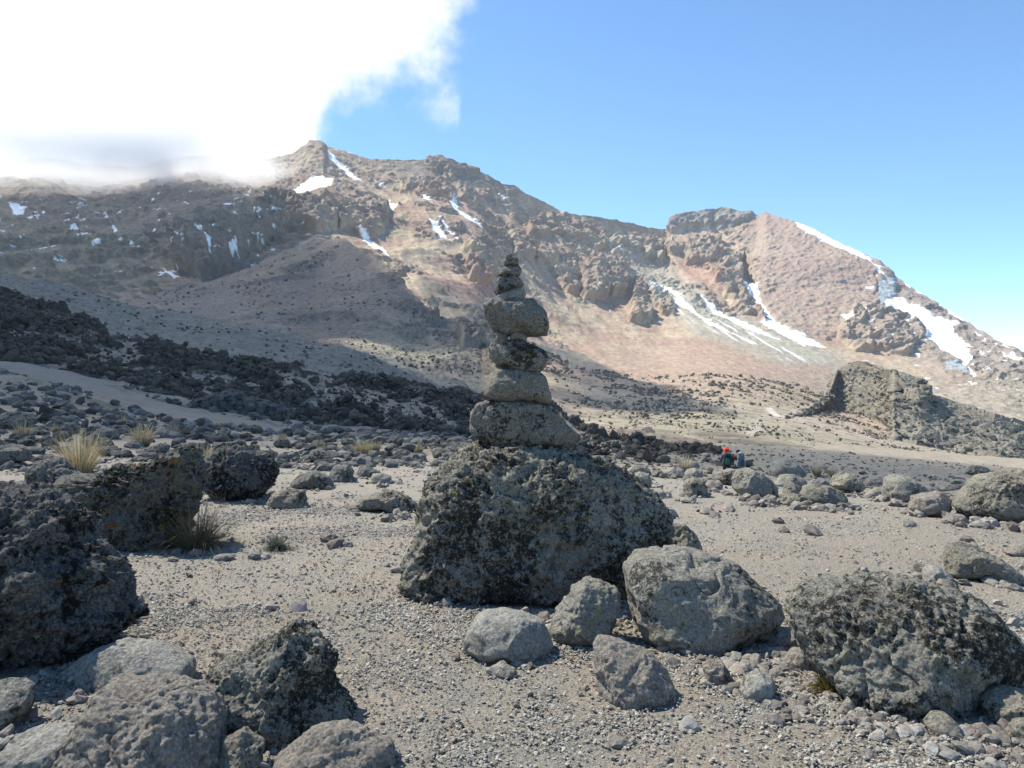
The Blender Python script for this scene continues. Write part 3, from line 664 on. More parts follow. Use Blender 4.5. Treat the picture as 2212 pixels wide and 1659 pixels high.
Z1 = (0, 829.5, .3571); Z2 = (0, 1185, .3929); Z3 = (829.5, 908.5, .3333); Z4 = (987.5, 513.5, .3095)
Z5 = (1343, 908.5, .3929); Z6 = (1501, 1145.5, .3214); Z7 = (474, 869, .25); ZP = (0, 0, 1)
CD = 6.25
ROCKS = [
 # name, zoom frame, outline, material, style, options, category, label
 ('boulder', ZP, [(865,1255),(880,1200),(905,1150),(910,1110),(925,1060),(960,1010),(1010,970),(1045,957),(1090,965),(1150,972),(1220,978),(1280,1000),(1330,1015),(1380,1045),(1425,1085),(1447,1120),(1445,1200),(1400,1240),(1355,1275),(1330,1300),(1200,1315),(1100,1310),(1000,1300),(930,1290),(880,1275)], 'dark', 'lumpy', dict(T=.40, n=2.6, lean=.10, facets=3, seed=3, amp=.35), 'boulder', 'huge dark lichened boulder carrying the stacked stone cairn'),
 ('cairn_stone', Z4, [(115,1290),(125,1220),(160,1165),(210,1150),(280,1135),(400,1135),(560,1155),(640,1180),(700,1240),(760,1310),(830,1370),(820,1430),(760,1480),(680,1480),(480,1465),(300,1440),(150,1400),(115,1350)], 'cairn', 'pitted', dict(d=CD, T=.40, facets=10, n=2.8, lean=.05, seed=5, sub=6), 'stone', 'wide lowest cairn stone resting directly on the huge dark boulder'),
 ('cairn_stone', Z4, [(200,1090),(205,1030),(230,960),(245,900),(300,893),(420,920),(560,940),(600,970),(635,1080),(640,1150),(560,1163),(400,1147),(270,1130),(210,1110)], 'cairn', 'smooth', dict(d=CD, T=.42, facets=10, n=3.0, lean=0, seed=6, sub=6), 'stone', 'blocky grey-brown cairn stone, second from the bottom'),
 ('cairn_stone', Z4, [(228,770),(250,735),(330,716),(430,720),(520,752),(600,790),(622,830),(610,890),(560,942),(470,942),(370,918),(270,895),(240,850),(228,810)], 'cairn', 'pitted', dict(d=CD, T=.42, facets=10, lean=0, seed=7, sub=6), 'stone', 'rounded oval cairn stone below the two small wedge pebbles'),
 ('cairn_stone', Z4, [(263,715),(290,668),(320,655),(345,668),(352,710),(322,738),(290,748),(270,740)], 'slope', 'pitted', dict(d=CD - .05, T=.45, facets=10, lean=0, seed=8, sub=5), 'stone', 'small dark wedge pebble in the cairn, left one of two'),
 ('cairn_stone', Z4, [(366,685),(383,642),(430,650),(470,665),(488,695),(478,725),(420,728),(375,716)], 'cairn', 'smooth', dict(d=CD - .03, T=.45, facets=10, lean=0, seed=9, sub=5), 'stone', 'small pale wedge stone in the cairn, right one of two'),
 ('cairn_stone', Z4, [(198,460),(228,430),(290,428),(340,436),(430,446),(480,433),(520,443),(545,470),(600,515),(612,565),(622,610),(602,672),(550,684),(490,680),(440,668),(390,660),(350,690),(310,672),(270,655),(240,630),(215,570),(198,510)], 'slope', 'lumpy', dict(d=CD, T=.42, facets=10, n=2.8, lean=0, seed=10, sub=6, amp=.6), 'stone', 'big knobbly dark cairn stone overhanging to the right'),
 ('cairn_stone', Z4, [(280,408),(330,375),(400,355),(462,348),(480,385),(464,430),(420,446),(340,446),(290,430)], 'pale', 'smooth', dict(d=CD, T=.42, facets=10, lean=0, seed=11, sub=5), 'stone', 'flat pale grey cairn stone on top of the knobbly one'),
 ('cairn_stone', Z4, [(262,350),(290,290),(340,253),(400,268),(440,293),(460,325),(442,352),(380,366),(320,386),(275,402),(263,380)], 'slope', 'smooth', dict(d=CD, T=.42, facets=10, lean=0, seed=12, sub=5), 'stone', 'dark blue-grey angular cairn stone, third from the top'),
 ('cairn_stone', Z4, [(288,268),(308,215),(360,192),(425,187),(445,220),(437,268),(400,280),(350,262),(308,266)], 'cairn', 'smooth', dict(d=CD, T=.42, facets=10, lean=0, seed=13, sub=5), 'stone', 'brownish cairn stone just under the topmost stone'),
 ('cairn_stone', Z4, [(328,190),(330,135),(345,108),(370,105),(402,128),(428,160),(427,190),(370,200),(333,200)], 'cairn', 'angular', dict(d=CD, T=.42, facets=10, lean=0, seed=14, sub=5), 'stone', 'small pointed dark stone topping the cairn'),
 # left foreground
 ('boulder', ZP, [(-180,1080),(-60,1066),(20,1063),(60,1075),(110,1103),(152,1118),(172,1160),(200,1185),(240,1218),(253,1260),(250,1300),(281,1322),(272,1347),(240,1378),(205,1400),(175,1435),(120,1470),(0,1485),(-150,1490),(-260,1400),(-270,1200)], 'black', 'lumpy', dict(T=.40, n=2.9, lean=.18, seed=21, sub=7), 'boulder', 'black knobbly lava boulder cut by the left edge of the photo'),
 ('rock', Z2, [(456,650),(500,570),(600,530),(720,535),(850,545),(950,580),(1040,620),(1068,660),(1055,720),(1000,770),(900,790),(800,790),(700,800),(600,805),(500,790),(455,720)], 'pale', 'smooth', dict(T=.5, seed=22, sub=6), 'rock', 'smooth oval pale grey rock right below the black lava boulder'),
 ('rock', Z2, [(290,725),(440,600),(500,570),(560,600),(520,730),(400,765)], 'pale', 'smooth', dict(T=.5, seed=23, sub=5), 'rock', 'flat pale slab tucked between black boulder and oval rock'),
 ('rock', Z2, [(-120,800),(-60,750),(0,738),(90,735),(150,770),(172,830),(150,900),(100,990),(40,1020),(-100,1020)], 'grey', 'smooth', dict(T=.45, seed=24, sub=6), 'rock', 'round grey rock at the left edge under the black boulder'),
 ('boulder', Z2, [(300,1260),(390,1110),(440,1000),(480,900),(500,800),(550,770),(620,790),(800,768),(900,790),(1040,830),(1100,880),(1190,960),(1220,1060),(1240,1150),(1245,1260),(1150,1400),(500,1430)], 'tan', 'pitted', dict(T=.42, n=2.8, lean=.35, seed=25, sub=7, facets=7), 'boulder', 'large pinkish-grey boulder at the bottom left of the photo'),
 ('rock', Z2, [(1130,730),(1150,680),(1250,620),(1400,560),(1500,500),(1550,440),(1590,430),(1640,450),(1680,500),(1760,560),(1822,640),(1815,720),(1865,800),(1932,880),(1937,980),(1880,1030),(1720,1060),(1560,1090),(1400,1080),(1230,1000),(1180,930),(1110,850)], 'dark', 'lumpy', dict(T=.42, lean=.3, seed=26, sub=7), 'rock', 'jagged peaked dark rock with brown left side in the foreground'),
 ('rock', Z2, [(1440,1230),(1500,1150),(1600,1090),(1700,1020),(1880,1008),(2000,1045),(2140,1088),(2162,1150),(2155,1260),(2000,1380),(1500,1380)], 'tan', 'pitted', dict(T=.45, lean=.3, seed=27, sub=6), 'rock', 'low pale-brown rock cut by the bottom edge, left of centre'),
 ('rock', Z2, [(-60,1180),(60,1060),(200,1010),(420,1022),(430,1080),(370,1190),(300,1260),(150,1300),(0,1290)], 'pale', 'angular', dict(T=.5, lean=.3, seed=28, sub=6), 'rock', 'crumbly pale rock in the bottom left corner'),
 ('rock', Z2, [(1198,565),(1250,562),(1292,577),(1283,608),(1215,618)], 'pale', 'smooth', dict(T=.5, seed=29, sub=4), 'stone', 'small white chip of stone beside the jagged peaked rock'),
 ('rock', Z2, [(372,832),(420,778),(446,800),(442,855),(390,864)], 'pale', 'angular', dict(T=.5, seed=30, sub=4), 'stone', 'small pale chip lying in dark rubble under the oval rock'),
 ('rock', Z2, [(1215,1060),(1330,1000),(1450,1080),(1440,1230),(1330,1290),(1220,1260)], 'brown', 'lumpy', dict(T=.45, lean=.3, seed=31, sub=6), 'rock', 'crumbly brown clod between the pinkish boulder and low rock'),
 # centre
 ('rock', Z3, [(520,1480),(525,1400),(580,1300),(650,1255),(780,1245),(900,1260),(1030,1310),(1080,1380),(1100,1450),(1080,1510),(1000,1570),(880,1600),(750,1600),(620,1570)], 'pale', 'smooth', dict(T=.45, lean=.2, seed=32, sub=6), 'rock', 'whitish-grey rounded rock with a yellow lichen spot, front centre'),
 ('rock', Z3, [(1085,1350),(1100,1290),(1160,1200),(1230,1090),(1300,1035),(1400,1050),(1500,1085),(1537,1120),(1532,1250),(1520,1360),(1470,1430),(1380,1490),(1260,1500),(1150,1460),(1090,1400)], 'grey', 'pitted', dict(T=.45, lean=.1, seed=33, sub=6), 'rock', 'upright blocky grey rock between whitish rock and lichen-spotted boulder'),
 ('boulder', ZP, [(1354,1225),(1375,1200),(1440,1195),(1520,1200),(1600,1225),(1640,1260),(1680,1300),(1689,1335),(1670,1370),(1600,1402),(1530,1418),(1450,1402),(1380,1362),(1363,1320),(1352,1270)], 'grey', 'smooth', dict(T=.42, n=2.8, lean=.25, seed=34, sub=7, facets=10, amp=.4), 'boulder', 'grey boulder with yellow lichen specks right of the cairn base'),
 ('rock', Z3, [(1760,720),(1850,662),(1950,680),(2020,740),(2053,800),(2050,890),(1950,915),(1780,900)], 'brown', 'pitted', dict(T=.45, seed=35, sub=6), 'rock', 'brown rock half hidden behind the right end of cairn boulder'),
 ('rock', ZP, [(1284,1400),(1295,1384),(1330,1388),(1370,1398),(1410,1418),(1441,1450),(1454,1492),(1440,1520),(1400,1537),(1340,1530),(1298,1505),(1285,1450)], 'tan', 'pitted', dict(T=.45, lean=.2, seed=36, sub=6), 'rock', 'pinkish pitted rock standing in front of the lichen-spotted boulder'),
 ('rock', Z3, [(728,1625),(770,1575),(850,1610),(862,1650),(800,1690),(740,1680)], 'grey', 'angular', dict(T=.5, seed=37, sub=5), 'stone', 'small grey stone touching the front of the whitish rock'),
 ('rock', Z3, [(348,1190),(380,1143),(430,1138),(467,1180),(457,1218),(400,1226)], 'pale', 'smooth', dict(T=.5, seed=38, sub=5), 'stone', 'small pale stone at the lower left foot of cairn boulder'),
 ('rock', Z3, [(985,1290),(1010,1250),(1060,1240),(1087,1270),(1072,1315),(1000,1318)], 'tan', 'smooth', dict(T=.5, seed=39, sub=5), 'stone', 'small tan stone left of the upright blocky grey rock'),
 ('rock', Z3, [(895,1600),(920,1575),(945,1590),(948,1620),(905,1625)], 'pale', 'smooth', dict(T=.5, seed=40, sub=4), 'stone', 'tiny pale stone in the shadow under the whitish rock'),
 ('rock', Z3, [(1480,1450),(1510,1420),(1545,1435),(1540,1475),(1495,1478)], 'pale', 'smooth', dict(T=.5, seed=41, sub=4), 'stone', 'little pale stone at the right foot of blocky grey rock'),
 ('rock', Z3, [(1920,1500),(1940,1465),(1975,1468),(1980,1505),(1945,1520)], 'tan', 'smooth', dict(T=.5, seed=42, sub=4), 'stone', 'small tan stone under the lichen-spotted boulder, left of a pair'),
 ('rock', Z3, [(1975,1500),(2000,1483),(2045,1495),(2045,1530),(1995,1535)], 'pale', 'smooth', dict(T=.5, seed=43, sub=4), 'stone', 'small pale stone under the lichen-spotted boulder, right of a pair'),
 # right foreground
 ('boulder', Z6, [(675,570),(690,500),(750,430),(860,370),(1000,350),(1250,345),(1450,365),(1650,400),(1850,440),(1960,500),(2060,600),(2140,700),(2197,800),(2180,880),(2120,950),(2070,1010),(1990,1080),(1850,1160),(1700,1220),(1500,1262),(1300,1230),(1100,1205),(980,1135),(900,1050),(840,960),(780,860),(720,760),(688,680)], 'dark', 'pitted', dict(T=.38, n=2.5, lean=.3, seed=44, sub=7, facets=5, amp=.35), 'boulder', 'large dark boulder crusted with pale lichen at the lower right'),
 ('rock', Z6, [(463,770),(500,700),(560,668),(680,673),(725,720),(720,795),(620,833),(520,815)], 'red', 'smooth', dict(T=.5, seed=45, sub=5), 'rock', 'reddish rounded rock wedged between the two right-hand boulders'),
 ('rock', Z6, [(598,870),(680,808),(760,798),(805,870),(800,955),(720,985),(640,945)], 'tan', 'pitted', dict(T=.5, seed=46, sub=5), 'rock', 'tan rock leaning on the left side of the large dark boulder'),
 ('rock', Z6, [(213,870),(260,823),(320,833),(337,880),(290,924),(240,914)], 'pale', 'smooth', dict(T=.5, seed=47, sub=5), 'stone', 'rounded pale stone below the lichen-spotted boulder'),
 ('rock', Z6, [(283,930),(330,883),(400,888),(447,940),(432,978),(350,988),(300,978)], 'pale', 'angular', dict(T=.5, seed=48, sub=5), 'stone', 'pale angular stone behind the blue-grey clod'),
 ('rock', Z6, [(308,1080),(350,1000),(440,958),(520,988),(562,1060),(532,1135),(470,1185),(380,1185),(320,1135)], 'pale', 'angular', dict(T=.5, lean=.2, seed=49, sub=6), 'rock', 'blue-grey crumbly clod among rubble left of the large dark boulder'),
 ('rock', Z6, [(50,920),(110,880),(180,875),(240,955),(272,1060),(180,1078),(80,1030)], 'tan', 'pitted', dict(T=.5, lean=.2, seed=50, sub=5), 'rock', 'pinkish crumbling rock right of the pinkish pitted one'),
 ('rock', Z6, [(988,1245),(1000,1170),(1040,1128),(1082,1180),(1087,1245),(1030,1265)], 'tan', 'smooth', dict(T=.45, seed=51, sub=5), 'stone', 'small upright tan stone at the foot of the large dark boulder'),
 ('rock', Z6, [(1058,1295),(1100,1218),(1160,1238),(1224,1313),(1150,1338)], 'tan', 'angular', dict(T=.5, seed=52, sub=5), 'stone', 'wedge-shaped tan stone right of the small upright stone'),
 ('rock', Z6, [(1558,1305),(1620,1238),(1690,1233),(1760,1288),(1803,1385),(1740,1408),(1650,1408),(1580,1358)], 'brown', 'smooth', dict(T=.5, lean=.2, seed=53, sub=5), 'rock', 'brownish flat rock in front of the large dark boulder'),
 ('boulder', Z6, [(1938,1180),(1980,1130),(2060,1090),(2150,1083),(2300,1110),(2420,1200),(2350,1340),(2150,1370),(2030,1330),(1950,1260)], 'brown', 'smooth', dict(T=.5, seed=54, sub=6), 'rock', 'rounded brown rock at the right edge below the large boulder'),
 ('rock', Z6, [(1808,1362),(1850,1318),(1950,1328),(1972,1382),(1930,1424),(1850,1405)], 'tan', 'angular', dict(T=.5, seed=55, sub=5), 'stone', 'tan chunk between the brownish flat rock and right-edge rock'),
 ('rock', Z6, [(438,1182),(480,1148),(540,1158),(547,1212),(490,1234),(445,1214)], 'pale', 'angular', dict(T=.5, seed=56, sub=5), 'stone', 'small pale stone just in front of the blue-grey clod'),
 ('rock', Z6, [(608,1210),(650,1150),(740,1160),(762,1210),(680,1235)], 'tan', 'angular', dict(T=.5, seed=57, sub=5), 'stone', 'small tan stone right of the blue-grey clod'),
 ('rock', Z6, [(828,1172),(870,1133),(922,1160),(922,1203),(860,1205)], 'pale', 'smooth', dict(T=.5, seed=58, sub=4), 'stone', 'small grey stone by the mossy foot of the large boulder'),
 ('rock', Z6, [(1905,1495),(1940,1463),(1992,1478),(1992,1533),(1930,1538)], 'tan', 'smooth', dict(T=.5, seed=59, sub=5), 'stone', 'pale stone near the bottom right corner'),
 ('rock', Z6, [(2100,970),(2150,918),(2280,930),(2360,1040),(2250,1100),(2110,1060)], 'dark', 'lumpy', dict(T=.5, seed=60, sub=5), 'rock', 'dark rock peeping out behind the large boulder at right edge'),
 ('rock', Z6, [(2150,1330),(2200,1290),(2330,1290),(2400,1500),(2250,1560),(2170,1440)], 'brown', 'pitted', dict(T=.5, seed=61, sub=6), 'rock', 'mossy brown rock in the bottom right corner'),
 ('boulder', Z6, [(1708,290),(1722,200),(1738,112),(1790,90),(1880,98),(1980,148),(2080,218),(2165,288),(2165,355),(2120,375),(2000,345),(1900,318),(1780,325)], 'brown', 'pitted', dict(T=.42, lean=.2, seed=62, sub=6), 'boulder', 'sloping olive-brown boulder alone on the flat at right'),
 ('rock', Z6, [(1543,335),(1558,262),(1600,238),(1680,258),(1755,322),(1700,353),(1620,378),(1560,365)], 'pale', 'smooth', dict(T=.45, seed=63, sub=5), 'rock', 'pale grey rock left of the sloping olive-brown boulder'),
 ('rock', Z6, [(2038,372),(2080,338),(2150,368),(2112,414),(2060,404)], 'pale', 'smooth', dict(T=.5, seed=64, sub=4), 'stone', 'pale stone at the right foot of sloping olive-brown boulder'),
 ('rock', Z6, [(1630,378),(1655,350),(1695,358),(1698,385),(1650,392)], 'pale', 'smooth', dict(T=.5, seed=65, sub=4), 'stone', 'pebble in front of the pale grey rock on the flat'),
 ('rock', Z6, [(2083,150),(2150,100),(2260,85),(2330,150),(2300,195),(2180,195)], 'tan', 'smooth', dict(T=.45, seed=66, sub=5), 'rock', 'tan rock at the right edge behind the sloping boulder'),
 # right middle row
 ('boulder', Z5, [(610,320),(640,270),(700,261),(780,290),(835,330),(863,380),(865,415),(790,438),(700,422),(640,405),(613,370)], 'grey', 'smooth', dict(T=.42, n=2.8, lean=.15, seed=70, sub=6, facets=7), 'boulder', 'flat-topped grey boulder with dark undercut below the hikers'),
 ('boulder', Z5, [(988,405),(1010,360),(1060,350),(1140,365),(1200,383),(1234,430),(1227,473),(1150,478),(1060,480),(1000,445)], 'brown', 'pitted', dict(T=.45, seed=71), 'boulder', 'rounded brown boulder right of the flat-topped one'),
 ('rock', Z5, [(873,455),(890,408),(940,398),(1010,418),(1052,460),(1022,480),(920,475)], 'brown', 'pitted', dict(T=.45, seed=72), 'rock', 'low dark-brown rock in front of the rounded brown boulder'),
 ('rock', Z5, [(883,410),(900,350),(935,336),(980,358),(997,400),(960,420),(900,425)], 'brown', 'pitted', dict(T=.45, seed=73), 'rock', 'upright brown rock between the flat-topped and rounded boulders'),
 ('rock', Z5, [(338,385),(350,330),(400,312),(450,325),(470,370),(472,418),(410,418),(355,432),(345,405)], 'brown', 'pitted', dict(T=.45, seed=74), 'rock', 'knobbly rock alone right of the cairn boulder on pale flat'),
 ('rock', Z5, [(343,300),(360,270),(400,260),(440,273),(452,310),(400,325),(350,325)], 'grey', 'smooth', dict(T=.45, seed=75), 'rock', 'rounded rock directly behind the knobbly lone rock'),
 ('rock', Z5, [(458,355),(480,330),(540,328),(557,355),(552,398),(490,398),(463,385)], 'tan', 'pitted', dict(T=.45, seed=76), 'rock', 'pale square rock left of the flat-topped boulder'),
 ('rock', Z5, [(455,325),(520,290),(600,263),(632,270),(617,345),(600,360),(560,350),(480,335)], 'brown', 'pitted', dict(T=.45, seed=77), 'rock', 'long brown rock slanting up towards the hikers'),
 ('boulder', Z5, [(813,275),(840,230),(900,218),(980,233),(1035,292),(1000,315),(900,315),(830,305)], 'grey', 'pitted', dict(T=.45, seed=78), 'boulder', 'pale domed boulder behind the row, right of the hikers'),
 ('rock', Z5, [(833,350),(880,303),(950,293),(1003,320),(1008,362),(940,365),(860,378)], 'grey', 'smooth', dict(T=.45, seed=79), 'rock', 'grey rock behind the upright brown rock'),
 ('boulder', Z5, [(1145,350),(1180,300),(1250,288),(1310,318),(1330,370),(1312,408),(1240,405),(1180,388)], 'brown', 'pitted', dict(T=.45, seed=80), 'boulder', 'lumpy brown boulder in the middle of the right-hand row'),
 ('boulder', Z5, [(1443,395),(1460,320),(1520,296),(1600,308),(1690,348),(1727,385),(1717,403),(1640,425),(1590,465),(1500,460),(1450,445)], 'grey', 'pitted', dict(T=.45, lean=.1, seed=81), 'boulder', 'long dark-grey boulder with pointed right end in far row'),
 ('boulder', Z5, [(1588,485),(1610,418),(1680,398),(1750,388),(1807,430),(1810,490),(1780,535),(1700,542),(1640,525)], 'tan', 'pitted', dict(T=.45, lean=.1, seed=82), 'boulder', 'wedge-shaped tan boulder left of the huge right-edge boulder'),
 ('boulder', Z5, [(1866,480),(1880,430),(1930,370),(2000,310),(2080,283),(2200,268),(2400,280),(2520,400),(2480,560),(2300,590),(2200,575),(2100,560),(1950,545),(1885,515)], 'brown', 'pitted', dict(T=.42, n=2.8, lean=.15, seed=83, sub=6), 'boulder', 'huge olive-brown boulder at the right edge of the photo'),
 ('rock', Z5, [(1778,555),(1800,510),(1880,518),(1905,560),(1860,575),(1800,573)], 'tan', 'smooth', dict(T=.45, seed=84), 'rock', 'tan rock between the wedge-shaped and the huge right-edge boulder'),
 ('rock', Z5, [(1978,575),(2000,545),(2055,548),(2060,582)], 'tan', 'smooth', dict(T=.45, seed=85), 'stone', 'small stone in front of the huge right-edge boulder'),
 ('rock', Z5, [(2080,590),(2110,555),(2150,570),(2145,592)], 'tan', 'smooth', dict(T=.45, seed=186), 'stone', 'small round stone under the huge boulder, near the right edge'),
 ('rock', Z5, [(158,412),(180,385),(230,378),(252,420),(230,448)], 'pale', 'smooth', dict(T=.45, seed=86), 'rock', 'pale rock beside the right shoulder of cairn boulder'),
 ('rock', Z5, [(363,442),(385,418),(410,428),(410,462),(375,463)], 'pale', 'smooth', dict(T=.45, seed=87), 'stone', 'small pale stone in front of the knobbly lone rock'),
 ('rock', Z5, [(1103,492),(1130,458),(1180,463),(1197,497),(1140,508)], 'grey', 'pitted', dict(T=.45, seed=88), 'rock', 'small grey rock in front of the rounded brown boulder'),
 ('rock', Z5, [(1385,440),(1430,408),(1468,440),(1420,460)], 'pale', 'smooth', dict(T=.45, seed=89), 'rock', 'whitish rock left of the long dark-grey boulder'),
 ('rock', Z5, [(1478,465),(1500,433),(1547,440),(1542,478),(1490,478)], 'pale', 'smooth', dict(T=.45, seed=90), 'rock', 'pale rock in front of the long dark-grey boulder'),
 ('rock', Z5, [(10,285),(60,248),(140,248),(162,290),(150,305),(60,305)], 'grey', 'pitted', dict(T=.45, seed=91), 'rock', 'low grey rock behind the right top of cairn boulder'),
 ('rock', Z5, [(35,345),(50,300),(100,281),(150,293),(167,340),(157,388),(110,375)], 'grey', 'pitted', dict(T=.45, seed=92), 'rock', 'upright grey rock rising behind the right shoulder of cairn boulder'),
 ('rock', Z5, [(213,285),(290,253),(340,268),(347,312),(260,315),(215,305)], 'tan', 'smooth', dict(T=.45, seed=93), 'rock', 'pale rock left of the rounded one behind the knobbly rock'),
 ('rock', Z5, [(245,495),(275,500),(287,540),(255,562)], 'dark', 'pitted', dict(T=.45, seed=94), 'stone', 'small dark stone against the right side of cairn boulder'),
 ('rock', Z5, [(308,245),(350,218),(410,223),(432,258),(370,270),(320,266)], 'grey', 'pitted', dict(T=.45, seed=95), 'rock', 'grey rock farther left of the hikers, in the back row'),
 ('rock', Z5, [(1008,350),(1060,323),(1120,328),(1142,358),(1060,365)], 'grey', 'smooth', dict(T=.45, seed=96), 'rock', 'grey rock behind the rounded brown boulder'),
 ('rock', Z5, [(1325,350),(1370,313),(1440,298),(1472,340),(1400,372)], 'grey', 'pitted', dict(T=.45, seed=97), 'rock', 'grey rock behind, left of the long dark-grey boulder'),
 ('rock', Z5, [(1335,408),(1400,370),(1450,380),(1442,425),(1360,418)], 'tan', 'pitted', dict(T=.45, seed=98), 'rock', 'tan rock at the left foot of the long dark-grey boulder'),
 ('rock', Z5, [(1813,455),(1860,428),(1872,467),(1830,475)], 'tan', 'smooth', dict(T=.45, seed=99), 'rock', 'small tan rock by the left flank of huge right-edge boulder'),
 ('rock', Z5, [(1800,405),(1850,383),(1932,393),(1882,435),(1830,425)], 'grey', 'pitted', dict(T=.45, seed=100), 'rock', 'grey rock behind the left flank of huge right-edge boulder'),
 ('rock', Z5, [(1615,420),(1640,398),(1700,400),(1705,425),(1650,432)], 'tan', 'smooth', dict(T=.45, seed=101), 'rock', 'rounded tan rock behind the wedge-shaped boulder'),
 ('rock', Z5, [(1740,385),(1790,355),(1900,350),(1930,385),(1850,400)], 'brown', 'pitted', dict(T=.45, seed=102), 'rock', 'reddish-brown rock right of the long dark-grey boulder'),
 ('rock', Z5, [(1900,285),(1940,243),(2000,253),(2038,302),(2000,315),(1930,300)], 'dark', 'pitted', dict(T=.45, seed=103), 'rock', 'dark distant rock in the valley above the huge boulder'),
 ('rock', Z5, [(780,425),(810,405),(850,415),(855,440),(790,445)], 'grey', 'angular', dict(T=.45, seed=104), 'rock', 'rubbly stone at the right foot of flat-topped boulder'),
 ('rock', Z5, [(1215,495),(1230,478),(1262,485),(1262,498)], 'grey', 'angular', dict(T=.45, seed=105), 'stone', 'small stone right of the small grey rock on the flat'),
 # left middle
 ('boulder', Z1, [(283,600),(330,578),(450,558),(560,548),(700,498),(900,488),(980,418),(1060,373),(1130,370),(1182,400),(1203,500),(1207,620),(1192,700),(1140,800),(1100,960),(1060,1008),(850,1015),(740,1012),(660,965),(620,885),(520,835),(450,785),(400,720),(340,690),(290,645)], 'wedge', 'lumpy', dict(T=.28, n=3.0, lean=.05, seed=110, sub=7, facets=3, amp=.45), 'boulder', 'angular wedge boulder with green and orange lichen on the left'),
 ('boulder', Z1, [(1213,480),(1300,398),(1400,378),(1520,398),(1620,430),(1667,500),(1662,570),(1620,650),(1570,715),(1400,722),(1290,705),(1230,640),(1203,560)], 'black', 'lumpy', dict(T=.42, lean=.1, seed=111, sub=6), 'boulder', 'rounded black boulder behind the angular lichened wedge boulder'),
 ('rock', Z1, [(133,620),(170,538),(250,468),(330,448),(430,518),(480,560),(400,640),(280,680),(150,670)], 'slope', 'lumpy', dict(T=.45, seed=112), 'rock', 'sloping dark rock behind the left end of angular wedge boulder'),
 ('rock', Z1, [(1618,722),(1650,658),(1740,638),(1830,648),(1849,700),(1847,758),(1760,766),(1660,750)], 'brown', 'smooth', dict(T=.45, seed=113, n=3.2), 'rock', 'brown block on the gravel right of the rounded black boulder'),
 ('rock', Z1, [(1752,605),(1800,548),(1900,523),(1990,558),(2014,600),(2012,648),(1900,645),(1780,630)], 'slope', 'pitted', dict(T=.45, seed=114), 'rock', 'low dark rock behind the brown block'),
 ('rock', Z1, [(1983,545),(2030,493),(2110,488),(2140,530),(2132,593),(2060,608),(2010,592)], 'slope', 'pitted', dict(T=.45, seed=115), 'rock', 'dark cubic rock touching the low dark rock at its right'),
 ('rock', Z1, [(-120,440),(-60,375),(60,358),(160,398),(174,460),(80,475),(0,515),(-100,515)], 'slope', 'lumpy', dict(T=.45, seed=116), 'rock', 'dark rock at the left edge above the black lava boulder'),
 ('rock', Z1, [(-80,640),(-20,600),(60,600),(110,650),(60,700),(-60,700)], 'slope', 'lumpy', dict(T=.45, seed=117), 'rock', 'low dark rock at the left edge just behind the black boulder'),
 ('boulder', Z1, [(-60,270),(0,178),(100,168),(200,208),(207,242),(100,275),(0,285)], 'slope', 'lumpy', dict(T=.45, seed=118), 'boulder', 'broad dark boulder at the left edge up the slope'),
 ('rock', Z7, [(1150,900),(1220,828),(1350,788),(1480,758),(1600,808),(1700,878),(1738,955),(1640,975),(1540,960),(1400,925),(1250,920)], 'brown', 'lumpy', dict(T=.5, lean=.2, seed=119), 'rock', 'low half-buried brown rock just left of the cairn boulder'),
 ('rock', Z7, [(1518,1020),(1540,958),(1600,953),(1642,1000),(1602,1045)], 'grey', 'angular', dict(T=.45, seed=120), 'rock', 'small crumbling rock in front of the half-buried brown rock'),
 ('rock', Z7, [(1293,655),(1310,618),(1400,613),(1480,638),(1497,700),(1440,718),(1320,695)], 'grey', 'smooth', dict(T=.45, seed=121), 'rock', 'flat-topped grey rock behind the half-buried brown rock'),
 ('rock', Z7, [(1183,605),(1210,558),(1270,538),(1330,578),(1392,600),(1340,650),(1260,658),(1200,643)], 'slope', 'lumpy', dict(T=.45, seed=122), 'rock', 'knobbly dark rock behind the flat-topped grey rock'),
 ('rock', Z7, [(900,1203),(915,1163),(940,1156),(952,1190),(925,1208)], 'red', 'smooth', dict(T=.5, seed=123), 'stone', 'small reddish-brown stone alone on the gravel left of centre'),
 ('rock', Z7, [(1408,1022),(1430,1000),(1457,1015),(1452,1034),(1415,1034)], 'brown', 'smooth', dict(T=.5, seed=124), 'stone', 'small brown stone left of the small crumbling rock'),
 ('rock', Z1, [(1545,1055),(1575,1030),(1608,1045),(1600,1062),(1560,1066)], 'brown', 'angular', dict(T=.5, seed=125), 'stone', 'small dark stone on the gravel below the brown block'),
 ('rock', Z1, [(1085,1340),(1120,1305),(1170,1300),(1198,1330),(1130,1342)], 'red', 'angular', dict(T=.5, seed=126), 'stone', 'low reddish clod on the gravel in front of the wedge boulder'),
 ('rock', Z1, [(1340,1080),(1365,1045),(1388,1055),(1385,1082)], 'grey', 'smooth', dict(T=.5, seed=127), 'stone', 'small upright grey stone on the gravel below the grass tuft'),
 ('rock', Z1, [(735,1480),(770,1400),(820,1420),(830,1470),(780,1490)], 'grey', 'smooth', dict(T=.5, seed=128), 'rock', 'bluish stone at the right foot of the black lava boulder'),
]
SHARED = 'dark lichened rock lying on the grassy stony slope at left'
